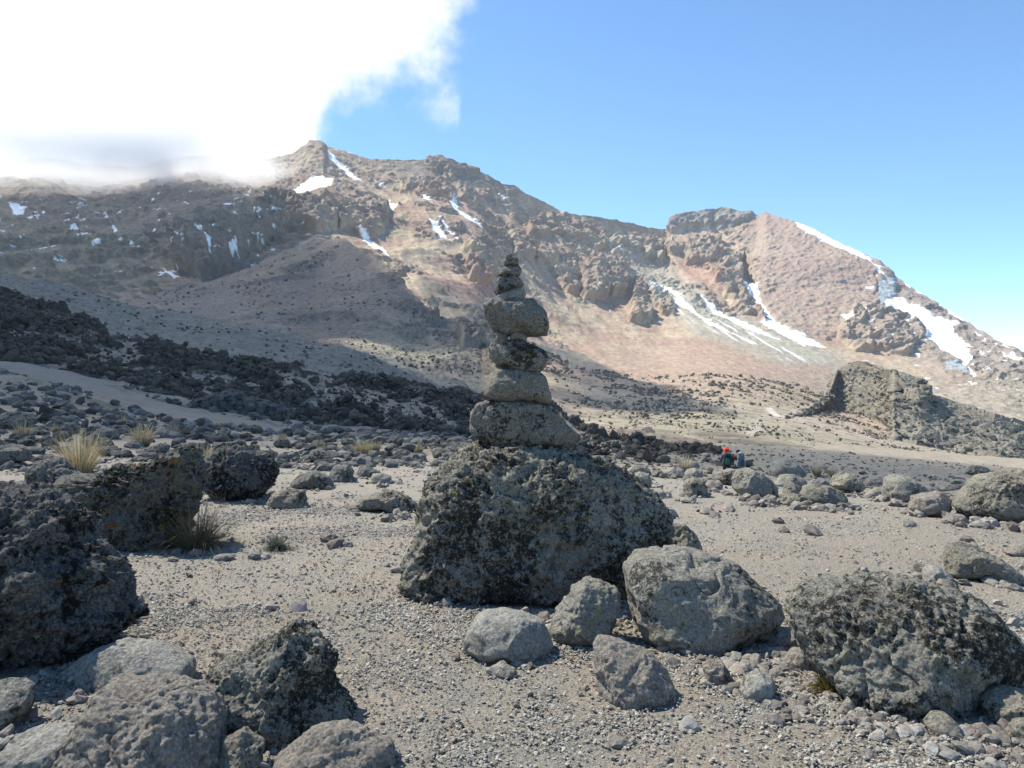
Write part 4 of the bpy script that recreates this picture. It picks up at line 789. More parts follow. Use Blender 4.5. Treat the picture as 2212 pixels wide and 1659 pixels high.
FIELD = [(Z1, [(220,205),(250,176),(300,188),(307,225),(250,230)]), (Z1, [(348,212),(380,188),(420,208),(427,242),(360,240)]), (Z1, [(205,320),(150,270),(220,263),(290,288),(302,322)]),
 (Z1, [(743,375),(800,333),(850,353),(872,392),(800,405)]), (Z1, [(843,435),(880,393),(960,358),(1020,368),(1022,408),(920,435)]), (Z1, [(762,473),(820,438),(902,453),(850,490)]),
 (Z1, [(488,340),(560,298),(600,338),(657,400),(652,428),(580,430)]), (Z1, [(913,305),(960,273),(1060,288),(1120,313),(1090,338),(940,335)]), (Z1, [(578,295),(620,258),(690,278),(722,315),(690,348),(600,345)]),
 (Z7, [(523,490),(600,438),(670,423),(692,480),(680,513),(580,505)]), (Z7, [(763,485),(790,418),(860,408),(940,428),(1002,480),(1012,518),(900,530),(790,515)]), (Z7, [(1123,535),(1140,478),(1220,468),(1267,500),(1262,553),(1180,568)]),
 (Z7, [(1268,475),(1300,413),(1360,418),(1377,490),(1290,505)]), (Z7, [(1488,435),(1550,403),(1630,413),(1657,460),(1642,505),(1500,495)]), (Z7, [(1458,532),(1490,493),(1600,498),(1642,530),(1560,555)]),
 (Z7, [(1638,562),(1660,523),(1740,518),(1762,560),(1700,580)]), (Z7, [(1648,485),(1700,438),(1780,453),(1802,520),(1740,525)]), (Z7, [(1828,415),(1900,388),(1970,428),(1997,482),(1860,475)]),
 (Z7, [(1328,512),(1390,493),(1442,520),(1432,552),(1350,548)]), (Z7, [(818,582),(900,508),(992,545),(952,602),(850,604)]), (Z7, [(643,562),(700,528),(780,548),(797,585),(700,595)]), (Z7, [(1898,545),(1930,498),(1970,508),(1992,540),(1930,562)]),
 (Z7, [(1438,335),(1480,283),(1550,298),(1542,352),(1460,354)]), (Z7, [(1638,345),(1700,298),(1800,318),(1872,378),(1780,388)]), (Z7, [(1108,285),(1160,268),(1300,278),(1307,322),(1200,335)]), (Z7, [(865,235),(900,198),(1000,198),(1100,238),(1112,303),(1000,300),(900,285)])]
occupied = []                                          # (X, Y, radius)
for i, (nm, z, poly, mat, style, kw, cat, label) in enumerate(ROCKS):
    pts = zm(*z, poly)
    if nm == 'cairn_stone':
        kw.setdefault('amp', .3); kw['facets'] = 6; pm = np.mean(pts, 0); pts = [tuple(pm + (np.array(a) - pm) * np.array([1.07, 1.06])) for a in pts]
    o = rock_from_outline(nm, pts, mat, style, **kw)
    tag(o, label, cat)
    r = (max(a[0] for a in pts) - min(a[0] for a in pts)) / FP * o.location.y / 2
    if nm != 'cairn_stone': occupied.append((o.location.x, o.location.y, r))
for i, (z, poly) in enumerate(FIELD):
    pts = zm(*z, poly); o = rock_from_outline('rock', pts, 'slope', ('lumpy', 'pitted', 'angular')[i % 3], T=.45, seed=200 + i)
    tag(o, SHARED, 'rock', 'dark rocks scattered over the left slope')
    occupied.append((o.location.x, o.location.y, (max(a[0] for a in pts) - min(a[0] for a in pts)) / FP * o.location.y / 2))
print('rocks', round(time.time() - T0, 1))
# two big rock outcrops that stand out of the lava at the left
o = rock_from_outline('rock_outcrop', zm(*Z1, [(1090,150),(1160,90),(1250,58),(1400,48),(1600,98),(1750,150),(1775,205),(1650,262),(1500,250),(1300,225),(1180,190)]), 'black', 'lumpy', T=.3, seed=300, d=64, sub=6)
tag(o, 'big smooth black lava outcrop above the pale trail', 'outcrop')
# scattered slope rocks: prototypes, then copies
protos = []
for k in range(8):
    v, f = ico(5 if k < 4 else 4); r = np.random.default_rng(400 + k)
    q = facet(v.copy(), r, 9, .55, .9, front=False) * np.array([1, r.uniform(.65, .95), r.uniform(.5, .75)])
    N = q / np.linalg.norm(q, axis=1)[:, None]
    q = rock_disp(q, N, 1.6, ('lumpy', 'pitted', 'angular', 'pitted')[k % 4], 400 + k)
    q = q + N * (.05 * (.4 - billow(q * 5 + k, 3, .6, 3)))[:, None]
    q[:, 2] -= q[:, 2].min() + .18
    me = mesh_obj('rock', q, f, M['slope']); protos.append(me.data); bpy.data.objects.remove(me)
protos_pale = []
for me in protos[:4]:
    m2 = me.copy(); m2.materials.clear(); m2.materials.append(M['grey']); protos_pale.append(m2)
def try_place(x, y, rmin):
    d = hit_ground(x, y)
    if d > 150: return None
    X = (x - CX) / FP * d
    for (ox, oy, rr) in occupied:
        if math.hypot(X - ox, d - oy) < (rr * .8 + rmin): return None
    return X, d
rr = np.random.default_rng(77); cnt = 0; tries = 0
while cnt < 120 and tries < 3000:
    tries += 1
    x = rr.uniform(-40, 1240); y = rr.uniform(860, 1000)
    lo = lut([(-100, 815), (0, 815), (300, 885), (600, 940), (900, 945), (1240, 985)], x); hi = lut([(-100, 1010), (500, 990), (760, 1000), (1240, 1000)], x)
    y = lo + (hi - lo) * rr.random() ** .8
    s = .5 * rr.uniform(14, 40) * (.5 + (y - 800) / 260) / FP
    pl = try_place(x, y, 0)
    if pl is None: continue
    X, d = pl; s *= d; s = min(s, .6)
    if any(math.hypot(X - ox, d - oy) < (rq * .8 + s) for ox, oy, rq in occupied): continue
    o = bpy.data.objects.new('rock', protos[rr.integers(8)]); COL.objects.link(o)
    o.location = (X, d, float(ground_z(X, d)[0])); o.scale = (s * rr.uniform(.85, 1.2), s, s * rr.uniform(.8, 1.1)); o.rotation_euler = (0, 0, rr.uniform(0, 6.28))
    tag(o, SHARED, 'rock', 'dark rocks scattered over the left slope'); occupied.append((X, d, s)); cnt += 1
cnt2 = 0; tries = 0
while cnt2 < 30 and tries < 2000:
    tries += 1
    x = rr.uniform(1400, 2200); y = lut([(1300, 985), (1500, 1015), (1750, 1035), (2212, 1075)], x) + rr.uniform(-6, 28)
    pl = try_place(x, y, 0)
    if pl is None: continue
    X, d = pl; s = .5 * rr.uniform(16, 38) / FP * d
    if d > 26: continue
    if any(math.hypot(X - ox, d - oy) < (rq * .75 + s) for ox, oy, rq in occupied): continue
    o = bpy.data.objects.new('rock', protos_pale[rr.integers(4)]); COL.objects.link(o)
    o.location = (X, d, float(ground_z(X, d)[0])); o.scale = (s * rr.uniform(.85, 1.2), s, s); o.rotation_euler = (0, 0, rr.uniform(0, 6.28))
    tag(o, 'grey rock filling a gap in the boulder row right of the cairn', 'rock', 'small rocks of the right-hand boulder row'); occupied.append((X, d, s)); cnt2 += 1
print('scatter', cnt, cnt2, round(time.time() - T0, 1))

# ------------------------------------------------------------------ uncountable stones
def stones(name, C, S, colr, sub, mat, label, flat=.65, seed=1):
    """many small stones as one mesh: centres, sizes, colours"""
    v, f = ico(sub); r = np.random.default_rng(seed); n = len(C); nv = len(v)
    V = np.repeat(v[None], n, 0).astype(F32)
    V *= (1 + .26 * r.normal(size=(n, nv, 1)).clip(-1.6, 1.6) * (.55 if sub > 1 else 1)).astype(F32)
    V *= np.stack([r.uniform(.75, 1.3, n), r.uniform(.7, 1.1, n), flat * r.uniform(.7, 1.25, n)], 1)[:, None].astype(F32)
    a = r.uniform(0, 6.283, n); ca, sa = np.cos(a)[:, None], np.sin(a)[:, None]; tl = r.normal(size=(n, 1)) * .35
    x = V[..., 0].copy(); z = V[..., 2] + x * tl; V[..., 2] = z
    V[..., 0] = x * ca - V[..., 1] * sa; V[..., 1] = x * sa + V[..., 1] * ca
    V = V * S[:, None, None] + C[:, None, :]; V[..., 2] += S[:, None] * flat * .35
    Fc = (f[None] + (np.arange(n) * nv)[:, None, None]).reshape(-1, 3)
    o = mesh_obj(name, V.reshape(-1, 3), Fc, mat, smooth=False, col=np.repeat(colr, nv, 0))
    return tag(o, label, name.replace('_', ' '), kind='stuff')
def stone_mat(name, sc, bd):
    t = NT(name); tc = t.n('ShaderNodeTexCoord'); v = tc.outputs['Object']; at = t.n('ShaderNodeVertexColor', layer_name='Col'); c = at.outputs[0]
    c = t.mix(t.ramp(t.noise(v, sc, 6, .7), .3, .7), t.mix(1.0, c, (.75, .75, .75), 'MULTIPLY'), t.mix(1.0, c, (1.2, 1.2, 1.18), 'MULTIPLY'))
    return t.bsdf(c, .95, t.bump(t.noise(v, sc * 1.5, 5, .7), .8, bd), .1)
SM = stone_mat('gravel_stone', 90, .006); SM2 = stone_mat('rubble_stone', 9, .05)
def free(X, Y, s):
    ok = np.ones(len(X), bool)
    for ox, oy, rq in occupied: ok &= np.hypot(X - ox, Y - oy) > rq * .7
    return ok
def fan(n, d0, d1, r, pw=2.0):
    d = (r.uniform(d0 ** pw, d1 ** pw, n)) ** (1 / pw); x = r.uniform(-.80, .80, n); return x * d * .95, d
r = np.random.default_rng(5)
parts = []
for (n, d0, d1, s0, s1, pw) in ((76000, 2.3, 5.5, .0042, .012, 1.7), (75000, 4.5, 11, .007, .016, 1.5), (14000, 9, 22, .014, .035, 1.5)):
    X, Y = fan(n, d0, d1, r, pw); p = np.stack([X, Y, X * 0], 1)
    dens = .22 + .78 * sstep(-.1, .5, fbm(p * .9, 3, .5, 21)); dens = dens * (1 - .8 * sstep(.3, 1.6, X) * sstep(4.5, 6.5, Y)); k = (r.random(n) < dens) & free(X, Y, 0)
    X, Y = X[k], Y[k]; s = s0 + (s1 - s0) * r.random(len(X)) ** 2.2
    parts.append((X, Y, s))
X = np.concatenate([a[0] for a in parts]); Y = np.concatenate([a[1] for a in parts]); s = np.concatenate([a[2] for a in parts])
g = r.uniform(.75, 1.5, len(X))[:, None]; w = r.random(len(X))[:, None]
cg = g * (np.array([.295, .28, .25]) * (1 - w) + np.array([.29, .265, .23]) * w)
stones('gravel', np.stack([X, Y, ground_z(X, Y) + .008], 1), s, cg, 1, SM, 'fine grey gravel strewn over the open flat', flat=.6, seed=6)
# fist-sized stones, denser around the big rocks
X, Y = fan(1500, 2.6, 20, r, 1.3); k = r.random(len(X)) < .22 + .8 * sstep(.1, .5, fbm(np.stack([X, Y, X * 0], 1) * .8, 3, .5, 22)); X, Y = X[k], Y[k]
cl = []
for ox, oy, rq in occupied:
    m = int(6 + 26 * rq) if oy < 22 else 2
    a = r.uniform(0, 6.283, m); q = rq * r.uniform(.75, 1.35, m); cl.append((ox + q * np.cos(a), oy + q * np.sin(a) * .9))
def region(poly, n):
    poly = np.array(poly, float); lo, hi = poly.min(0), poly.max(0); x = r.uniform(lo[0], hi[0], n * 3); y = r.uniform(lo[1], hi[1], n * 3)
    k = inpoly(poly, x, y); x, y = x[k][:n], y[k][:n]; d = FP * CZ / (y - HY); return (x - CX) / FP * d, d
cl.append(region([(0, 1390), (190, 1370), (440, 1480), (520, 1560), (460, 1700), (0, 1700)], 520))
cl.append(region([(480, 1500), (700, 1560), (860, 1640), (800, 1760), (440, 1760)], 120))
cl.append(region([(1480, 1400), (1700, 1370), (1800, 1500), (1960, 1560), (2212, 1580), (2300, 1700), (1700, 1560), (1500, 1480)], 620))
cl.append(region([(1600, 1060), (1860, 1090), (1840, 1108), (1600, 1085)], 140)); cl.append(region([(2040, 1110), (2300, 1120), (2300, 1148), (2060, 1135)], 120))
X = np.concatenate([X] + [a[0] for a in cl]); Y = np.concatenate([Y] + [a[1] for a in cl]); k = (Y > 2.2) & free(X, Y, 0); X, Y = X[k], Y[k]
s = (.012 + .045 * r.random(len(X)) ** 3.0) * np.clip(Y / 5, .75, 1.6)
g = r.uniform(.5, 1.2, len(X))[:, None]; w = r.random(len(X))[:, None]
cg = g * (np.array([.275, .265, .245]) * (1 - w) + np.array([.26, .215, .18]) * w)
stones('pebbles', np.stack([X, Y, ground_z(X, Y) + .004], 1), s, cg, 2, SM, 'loose fist-sized stones lying around the boulders', seed=7)
# stones of the left slope
n = 15000; d = np.exp(r.uniform(math.log(10), math.log(85), n)); x = r.uniform(-250, 1330, n); X = (x - CX) / FP * d; Y = d
p = np.stack([X, Y, X * 0], 1); k = (r.random(n) < .15 + .85 * sstep(-.15, .35, fbm(p * .22, 3, .5, 24))) & (hit := (HY - (ground_z(X, Y) - CZ) / Y * FP < lut([(-300, 1040), (500, 1015), (760, 1010), (1330, 1005)], x)))
yy = HY - (ground_z(X, Y) - CZ) / Y * FP
tr = np.abs(yy - lut([(-300, 740), (0, 782), (60, 795), (140, 812), (300, 872), (400, 896), (600, 928), (700, 940)], x)); k &= ~((tr < lut([(-300, 22), (0, 18), (300, 17), (600, 8), (700, 1)], x)) & (x < 700))
X, Y = X[k], Y[k]; s = (.05 + .22 * r.random(len(X)) ** 3.5) * np.clip(Y / 25, .5, 1.6)
cg = r.uniform(.55, 1.5, len(X))[:, None] * np.array([.105, .102, .098]); pl = r.random(len(X)) < .10; cg[pl] = np.array([.24, .23, .215])
stones('slope_rubble', np.stack([X, Y, ground_z(X, Y) - .02], 1), s, cg, 2, SM2, 'dark rubble scattered over the stony left slope', seed=8)
# valley stones right of centre
n = 9000; d = np.exp(r.uniform(math.log(24), math.log(150), n)); x = r.uniform(1300, 2400, n); X = (x - CX) / FP * d; Y = d
s = (.04 + .16 * r.random(n) ** 4) * np.clip(Y / 40, .6, 1.6); cg = r.uniform(.6, 1.4, n)[:, None] * np.array([.14, .13, .115])
stones('valley_rubble', np.stack([X, Y, ground_z(X, Y) - .02], 1), s, cg, 1, SM2, 'scattered dark stones on the sandy valley floor', seed=9)
def on_sheet(sh, n, tr, xr, s0, s1, colr, name, label, seed, msk=None, pw=4, sub=1):
    V, XX, YY, T, CC = sh[1], sh[2], sh[3], sh[4], sh[5]
    k = np.where((T > tr[0]) & (T < tr[1]) & (XX > xr[0]) & (XX < xr[1]))[0]
    w = np.linalg.norm(V[k][:, :2], axis=1) ** 1.0
    if msk is not None: w = w * (msk(XX[k], YY[k], V[k]) if msk != 'dark' else np.where(CC[k][:, 0] < .14, 1, .15))
    i = k[r.choice(len(k), n, p=w / w.sum())]
    s = s0 + (s1 - s0) * r.random(n) ** pw
    s = s * (np.clip(V[i][:, 1] / 300, .5, 3) if name == 'mountain_rubble' else 1)
    stones(name, V[i] + r.normal(size=(n, 3)) * .3 - np.array([0, 0, 1]) * s[:, None] * .2, s, r.uniform(.6, 1.4, n)[:, None] * np.array(colr), sub, SM2, label, seed=seed, flat=.8)
on_sheet(lr, 20000, (.03, .9), (-300, 1700), .10, .65, (.088, .077, .066), 'lava_rubble', 'black lava blocks heaped on the dark ridge', 11, 'dark', sub=2)
on_sheet(gs, 2200, (.02, .98), (-300, 1300), .15, .9, (.11, .105, .10), 'scree_rubble', 'dark stones dotted over the grey scree slope', 12)
on_sheet(sp, 5000, (.02, .95), (-300, 1400), .25, 1.5, (.13, .115, .10), 'spur_rubble', 'dark stones dotted over the brown spur', 13, lambda x, y, V: .1 + sstep(0, .5, fbm(V * .02, 3, .5, 5)))
on_sheet(mt, 16000, (.0, .33), (1050, 2400), .12, 1.0, (.15, .135, .11), 'mountain_rubble', 'dark blocks dotted over the lower mountain slope', 14, lambda x, y, V: .08 + sstep(0, .5, fbm(V * np.array([.03, .012, .03]), 4, .6, 5)))
on_sheet(rh, 2500, (.02, .9), (1660, 2400), .4, 2.2, (.13, .13, .115), 'hill_rubble', 'loose blocks on the olive-grey rocky hill', 15)
print('stones', round(time.time() - T0, 1))

# ------------------------------------------------------------------ grass tufts and cushion plant
def grass_mat():
    t = NT('dry_grass'); at = t.n('ShaderNodeVertexColor', layer_name='Col')
    d = t.n('ShaderNodeBsdfDiffuse'); t.l(at.outputs[0], d.inputs[0]); tr = t.n('ShaderNodeBsdfTranslucent'); t.l(at.outputs[0], tr.inputs[0])
    m = t.n('ShaderNodeMixShader'); m.inputs[0].default_value = .35; t.l(d.outputs[0], m.inputs[1]); t.l(tr.outputs[0], m.inputs[2]); t.l(m.outputs[0], t.out.inputs[0]); return t.m
GM = grass_mat()
def tuft(x, y, h, n, spread, label, seed, colr=(.42, .35, .22), wd=.0028, group=None, droop=.5, cat='grass tuft', nm='grass_tuft'):
    d = hit_ground(x, y); r = np.random.default_rng(seed); hm = 1.4 * h / FP * d
    base = np.array([(x - CX) / FP * d, d, float(ground_z((x - CX) / FP * d, d)[0]) - .01]); K = 6
    a = r.uniform(0, 6.283, n); b0 = r.random(n) ** .6 * hm * .22; L = hm * r.uniform(.45, 1.15, n); tilt = r.random(n) ** .8 * spread
    t = np.linspace(0, 1, K)[None]
    rad = b0[:, None] + L[:, None] * (np.sin(tilt)[:, None] * t + .35 * tilt[:, None] * t ** 2.2)
    z = L[:, None] * (np.cos(tilt)[:, None] * t - droop * tilt[:, None] * t ** 2.6)
    ca, sa = np.cos(a)[:, None], np.sin(a)[:, None]; w = max(wd * 1.3, d * .00045) * (1 - .85 * t) * r.uniform(.6, 1.3, n)[:, None]
    cx_, cy_ = rad * ca, rad * sa; th = r.uniform(0, 6.283, n)[:, None]
    V = np.stack([np.stack([cx_ - np.cos(th) * w, cy_ - np.sin(th) * w, z], -1), np.stack([cx_ + np.cos(th) * w, cy_ + np.sin(th) * w, z], -1)], 2).reshape(-1, 3)
    V[:, 2] = np.maximum(V[:, 2], .0)
    i = (np.arange(n)[:, None] * 2 * K + np.arange(K - 1)[None] * 2)[..., None]
    F = (i + np.array([0, 1, 3, 2])).reshape(-1, 4)
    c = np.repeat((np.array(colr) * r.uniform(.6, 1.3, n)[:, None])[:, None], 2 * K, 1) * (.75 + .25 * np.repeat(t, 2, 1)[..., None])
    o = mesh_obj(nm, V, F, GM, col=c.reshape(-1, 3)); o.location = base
    return tag(o, label, cat, group)
tuft(172, 1028, 70, 520, .5, 'tall golden grass tuft behind the angular wedge boulder', 1, (.46, .38, .23), droop=.25)
tuft(424, 1186, 84, 900, 1.15, 'sprawling dry grass tuft at the right foot of wedge boulder', 2, (.25, .20, .12), droop=.6)
tuft(480, 1082, 42, 90, .95, 'sparse twiggy tuft between wedge boulder and rounded black boulder', 3, (.30, .26, .20))
tuft(437, 1004, 36, 200, .5, 'straw tuft showing in the gap between the two left boulders', 4)
tuft(308, 965, 38, 380, .6, 'pale bushy grass tuft behind the wedge boulder, up the slope', 5, (.44, .37, .25))
tuft(48, 948, 28, 320, .6, 'pale grass tuft near the left edge among dark rocks', 6, (.38, .33, .24))
tuft(782, 985, 30, 300, .55, 'straw-coloured tuft left of the cairn among dark stones', 7)
tuft(1480, 1018, 26, 260, .6, 'pale dry tuft beside the hikers in the boulder row', 8, (.50, .44, .33))
rt = np.random.default_rng(9)
for k, (x, y, h) in enumerate([(375, 938, 16), (475, 952, 18), (610, 955, 16), (690, 968, 17), (812, 975, 20), (905, 978, 17), (980, 982, 18), (120, 935, 15), (265, 918, 14), (1765, 1030, 20), (1800, 1032, 16), ]):
    tuft(x, y, h, 170, .65, 'small pale grass tuft between dark rocks on the stony slope' if x < 1200 else 'faint dry tuft behind the right-hand boulder row', 30 + k, (.38, .34, .24), group='small grass tufts on the slope' if x < 1200 else 'dry tufts behind the boulder row')
tuft(596, 1186, 24, 900, 1.45, 'low grey-green cushion plant on the open gravel', 60, (.17, .18, .15), wd=.004, droop=.45, cat='cushion plant', nm='cushion_plant')
tuft(207, 1160, 30, 260, .9, 'small green plant in the shade under the wedge boulder', 61, (.14, .16, .06), wd=.006, droop=.4, cat='plant', nm='shade_plant')
tuft(1790, 1500, 40, 600, 1.3, 'yellowish moss at the left foot of large dark boulder', 62, (.16, .13, .04), wd=.003, droop=.6, cat='moss', nm='moss_clump')

# ------------------------------------------------------------------ hikers
def plain(name, rgb, rough=.8):
    t = NT(name); tc = t.n('ShaderNodeTexCoord'); n = t.noise(tc.outputs['Object'], 14, 4, .6)
    c = t.mix(t.ramp(n, .3, .7), tuple(a * .8 for a in rgb), tuple(min(1, a * 1.15) for a in rgb)); return t.bsdf(c, rough, t.bump(n, .4, .02), .2)
HM = {k: plain(k, v) for k, v in dict(skin=(.22, .12, .08), red_cloth=(.85, .03, .025), dark_jacket=(.05, .05, .07), purple_jacket=(.09, .07, .12), dark_trousers=(.035, .035, .045), green_pack=(.03, .10, .08), black_pack=(.02, .022, .03), teal_pack=(.10, .15, .165), navy_pack=(.05, .055, .10), pale_strap=(.20, .25, .26), maroon=(.16, .04, .035), boot=(.05, .035, .025)).items()}
def skin_mesh(name, verts, edges, radii, mat, root=0, parent=None):
    me = bpy.data.meshes.new(name); me.from_pydata(verts, edges, []); o = bpy.data.objects.new(name, me); COL.objects.link(o)
    m = o.modifiers.new('s', 'SKIN'); m.use_smooth_shade = True
    for i, q in enumerate(me.skin_vertices[0].data): q.radius = radii[i]; q.use_root = (i == root)
    s = o.modifiers.new('u', 'SUBSURF'); s.levels = s.render_levels = 1
    dg = bpy.context.evaluated_depsgraph_get(); m2 = bpy.data.meshes.new_from_object(o.evaluated_get(dg)); o.modifiers.clear(); o.data = m2; bpy.data.meshes.remove(me)
    m2.materials.clear(); m2.materials.append(mat); m2.polygons.foreach_set('use_smooth', [True] * len(m2.polygons))
    if parent: o.parent = parent
    return o
def lump(name, c, s, mat, parent, e=3.2, seed=0, amp=.012):
    v, f = ico(4); u = v; k = (np.abs(u) ** e).sum(1) ** (-1 / e); q = u * k[:, None] * np.array(s)
    q = q + u * (amp * fbm(q * 9 + seed, 3, .5, 2))[:, None]
    return mesh_obj(name, q + np.array(c), f, mat, parent)
def hiker(x, d, rz, jacket, label, hat, stride, lean=.06):
    X = (x - CX) / FP * d; r_ = bpy.data.objects.new('person', None); COL.objects.link(r_)
    r_.location = (X, d, float(ground_z(X, d)[0])); r_.rotation_euler = (0, 0, rz); tag(r_, label, 'person')
    sg = stride; l = lean
    V = [(0, 0, .95), (0, l * .6, 1.15), (0, l, 1.38), (0, l + .01, 1.50), (0, l + .03, 1.58), (0, l + .03, 1.68),
         (-.19, l, 1.40), (-.26, l + .03, 1.14), (-.20, l + .22, .98), (-.16, l + .30, .96), (.19, l, 1.40), (.26, l - .02, 1.14), (.22, l + .16, .96), (.18, l + .24, .95),
         (-.10, 0, .88), (-.11, .10 * sg, .50), (-.11, .02 * sg, .10), (-.11, .02 * sg + .13, .04), (.10, 0, .88), (.11, -.04 * sg, .50), (.11, -.22 * sg, .14), (.11, -.22 * sg + .12, .05)]
    E = [(0, 1), (1, 2), (2, 3), (3, 4), (4, 5), (2, 6), (6, 7), (7, 8), (8, 9), (2, 10), (10, 11), (11, 12), (12, 13), (0, 14), (14, 15), (15, 16), (16, 17), (0, 18), (18, 19), (19, 20), (20, 21)]
    Rd = [(.15, .11), (.14, .10), (.15, .10), (.055, .055), (.085, .095), (.075, .085), (.065, .06), (.045, .045), (.032, .032), (.035, .02), (.065, .06), (.045, .045), (.032, .032), (.035, .02),
          (.095, .095), (.062, .062), (.042, .042), (.04, .035), (.095, .095), (.062, .062), (.042, .042), (.04, .035)]
    skin_mesh('body', V, E, Rd, HM['skin'], parent=r_)
    ji = [0, 1, 2, 6, 7, 8, 10, 11, 12]; jm = {a: b for b, a in enumerate(ji)}
    skin_mesh('jacket', [V[i] for i in ji], [(jm[a], jm[b]) for a, b in E if a in jm and b in jm], [(Rd[i][0] + .022, Rd[i][1] + .022) for i in ji], jacket, parent=r_)
    ti = [0, 14, 15, 16, 18, 19, 20]; tm = {a: b for b, a in enumerate(ti)}
    skin_mesh('trousers', [V[i] for i in ti], [(tm[a], tm[b]) for a, b in E if a in tm and b in tm], [(Rd[i][0] + .018, Rd[i][1] + .018) for i in ti], HM['dark_trousers'], parent=r_)
    for k in (17, 21): lump('boot', (V[k][0], V[k][1] - .04, .055), (.055, .14, .06), HM['boot'], r_)
    if hat:
        lump('cap', (0, l + .02, 1.66), (.135, .15, .105), HM['red_cloth'], r_, 2.3); lump('cap_flap', (0, l - .06, 1.57), (.115, .06, .09), HM['red_cloth'], r_, 2.6)
    else:
        lump('hair', (0, l + .0, 1.65), (.10, .115, .10), HM['black_pack'], r_, 2.2)
    return r_
def backpack(pr, cols, label, h=.62, seed=1, side=None):
    b = bpy.data.objects.new('backpack', None); COL.objects.link(b); b.location = pr.location; b.rotation_euler = pr.rotation_euler; tag(b, label, 'backpack')
    lump('main_bag', (0, -.20, 1.18), (.18, .13, h / 2), cols[0], b, 3.5, seed, .03)
    lump('lid', (0, -.20, 1.18 + h / 2), (.17, .14, .075), cols[1], b, 3, seed + 1, .03)
    lump('front_pocket', (0, -.34, 1.08), (.13, .05, .17), cols[2], b, 3, seed + 2, .02)
    for s_ in (-1, 1): lump('side_pocket', (s_ * .20, -.20, 1.04), (.05, .09, .16), cols[1], b, 3, seed + 3, .02)
    for s_ in (-1, 1): lump('strap', (s_ * .11, -.03, 1.38), (.022, .12, .10), cols[2], b, 3, seed + 4, .01)
    return b
h1 = hiker(1570, 40.5, R(-6), HM['purple_jacket'], 'person in red cap walking away, first of the hikers', True, 1)
backpack(h1, (HM['black_pack'], HM['green_pack'], HM['green_pack']), 'green and black backpack worn by the red-capped hiker', .56, 3)
h2 = hiker(1597, 40.2, R(6), HM['maroon'], 'person in maroon hidden behind a big teal pack', False, -1, .16)
backpack(h2, (HM['teal_pack'], HM['pale_strap'], HM['navy_pack']), 'large teal and navy backpack on the right-hand hiker', .78, 9)
print('hikers', round(time.time() - T0, 1))

HAZE = .000055
# ------------------------------------------------------------------ clouds and haze
def vol_mat(name, color, dens, aniso):
    m = bpy.data.materials.new(name); m.use_nodes = True; t = m.node_tree; t.nodes.clear()
    out = t.nodes.new('ShaderNodeOutputMaterial'); v = t.nodes.new('ShaderNodeVolumePrincipled'); v.inputs['Color'].default_value = (*color, 1)
    v.inputs['Density'].default_value = dens; v.inputs['Anisotropy'].default_value = aniso; t.links.new(v.outputs[0], out.inputs['Volume']); return m, t, v
bpy.context.view_layer.update()
lo = np.array([1e9] * 3); hi = -lo
for o in bpy.data.objects:
    if o.type == 'MESH':
        n = len(o.data.vertices); a = np.empty(n * 3, F32); o.data.vertices.foreach_get('co', a); a = a.reshape(-1, 3)
        if o.parent: continue
        a = a * np.array(o.scale) + np.array(o.location) if o.scale[0] == 1 else np.array([o.location[:]])
        lo = np.minimum(lo, a.min(0)); hi = np.maximum(hi, a.max(0))
print('bounds', lo, hi)
TOPZ = hi[2]
hl = lo - np.array([30, 30, 1.0]); hh_ = hi + np.array([30, 30, 12])
def box(name, a, b, mat):
    v = np.array([[x, y, z] for x in (a[0], b[0]) for y in (a[1], b[1]) for z in (a[2], b[2])])
    f = np.array([[0, 1, 3, 2], [4, 6, 7, 5], [0, 4, 5, 1], [2, 3, 7, 6], [0, 2, 6, 4], [1, 5, 7, 3]])
    return mesh_obj(name, v, f, mat, smooth=False)
hm, _, _ = vol_mat('thin_air_haze', (.80, .89, 1.0), HAZE, .25)
tag(box('haze', hl, hh_, hm), kind='stuff')
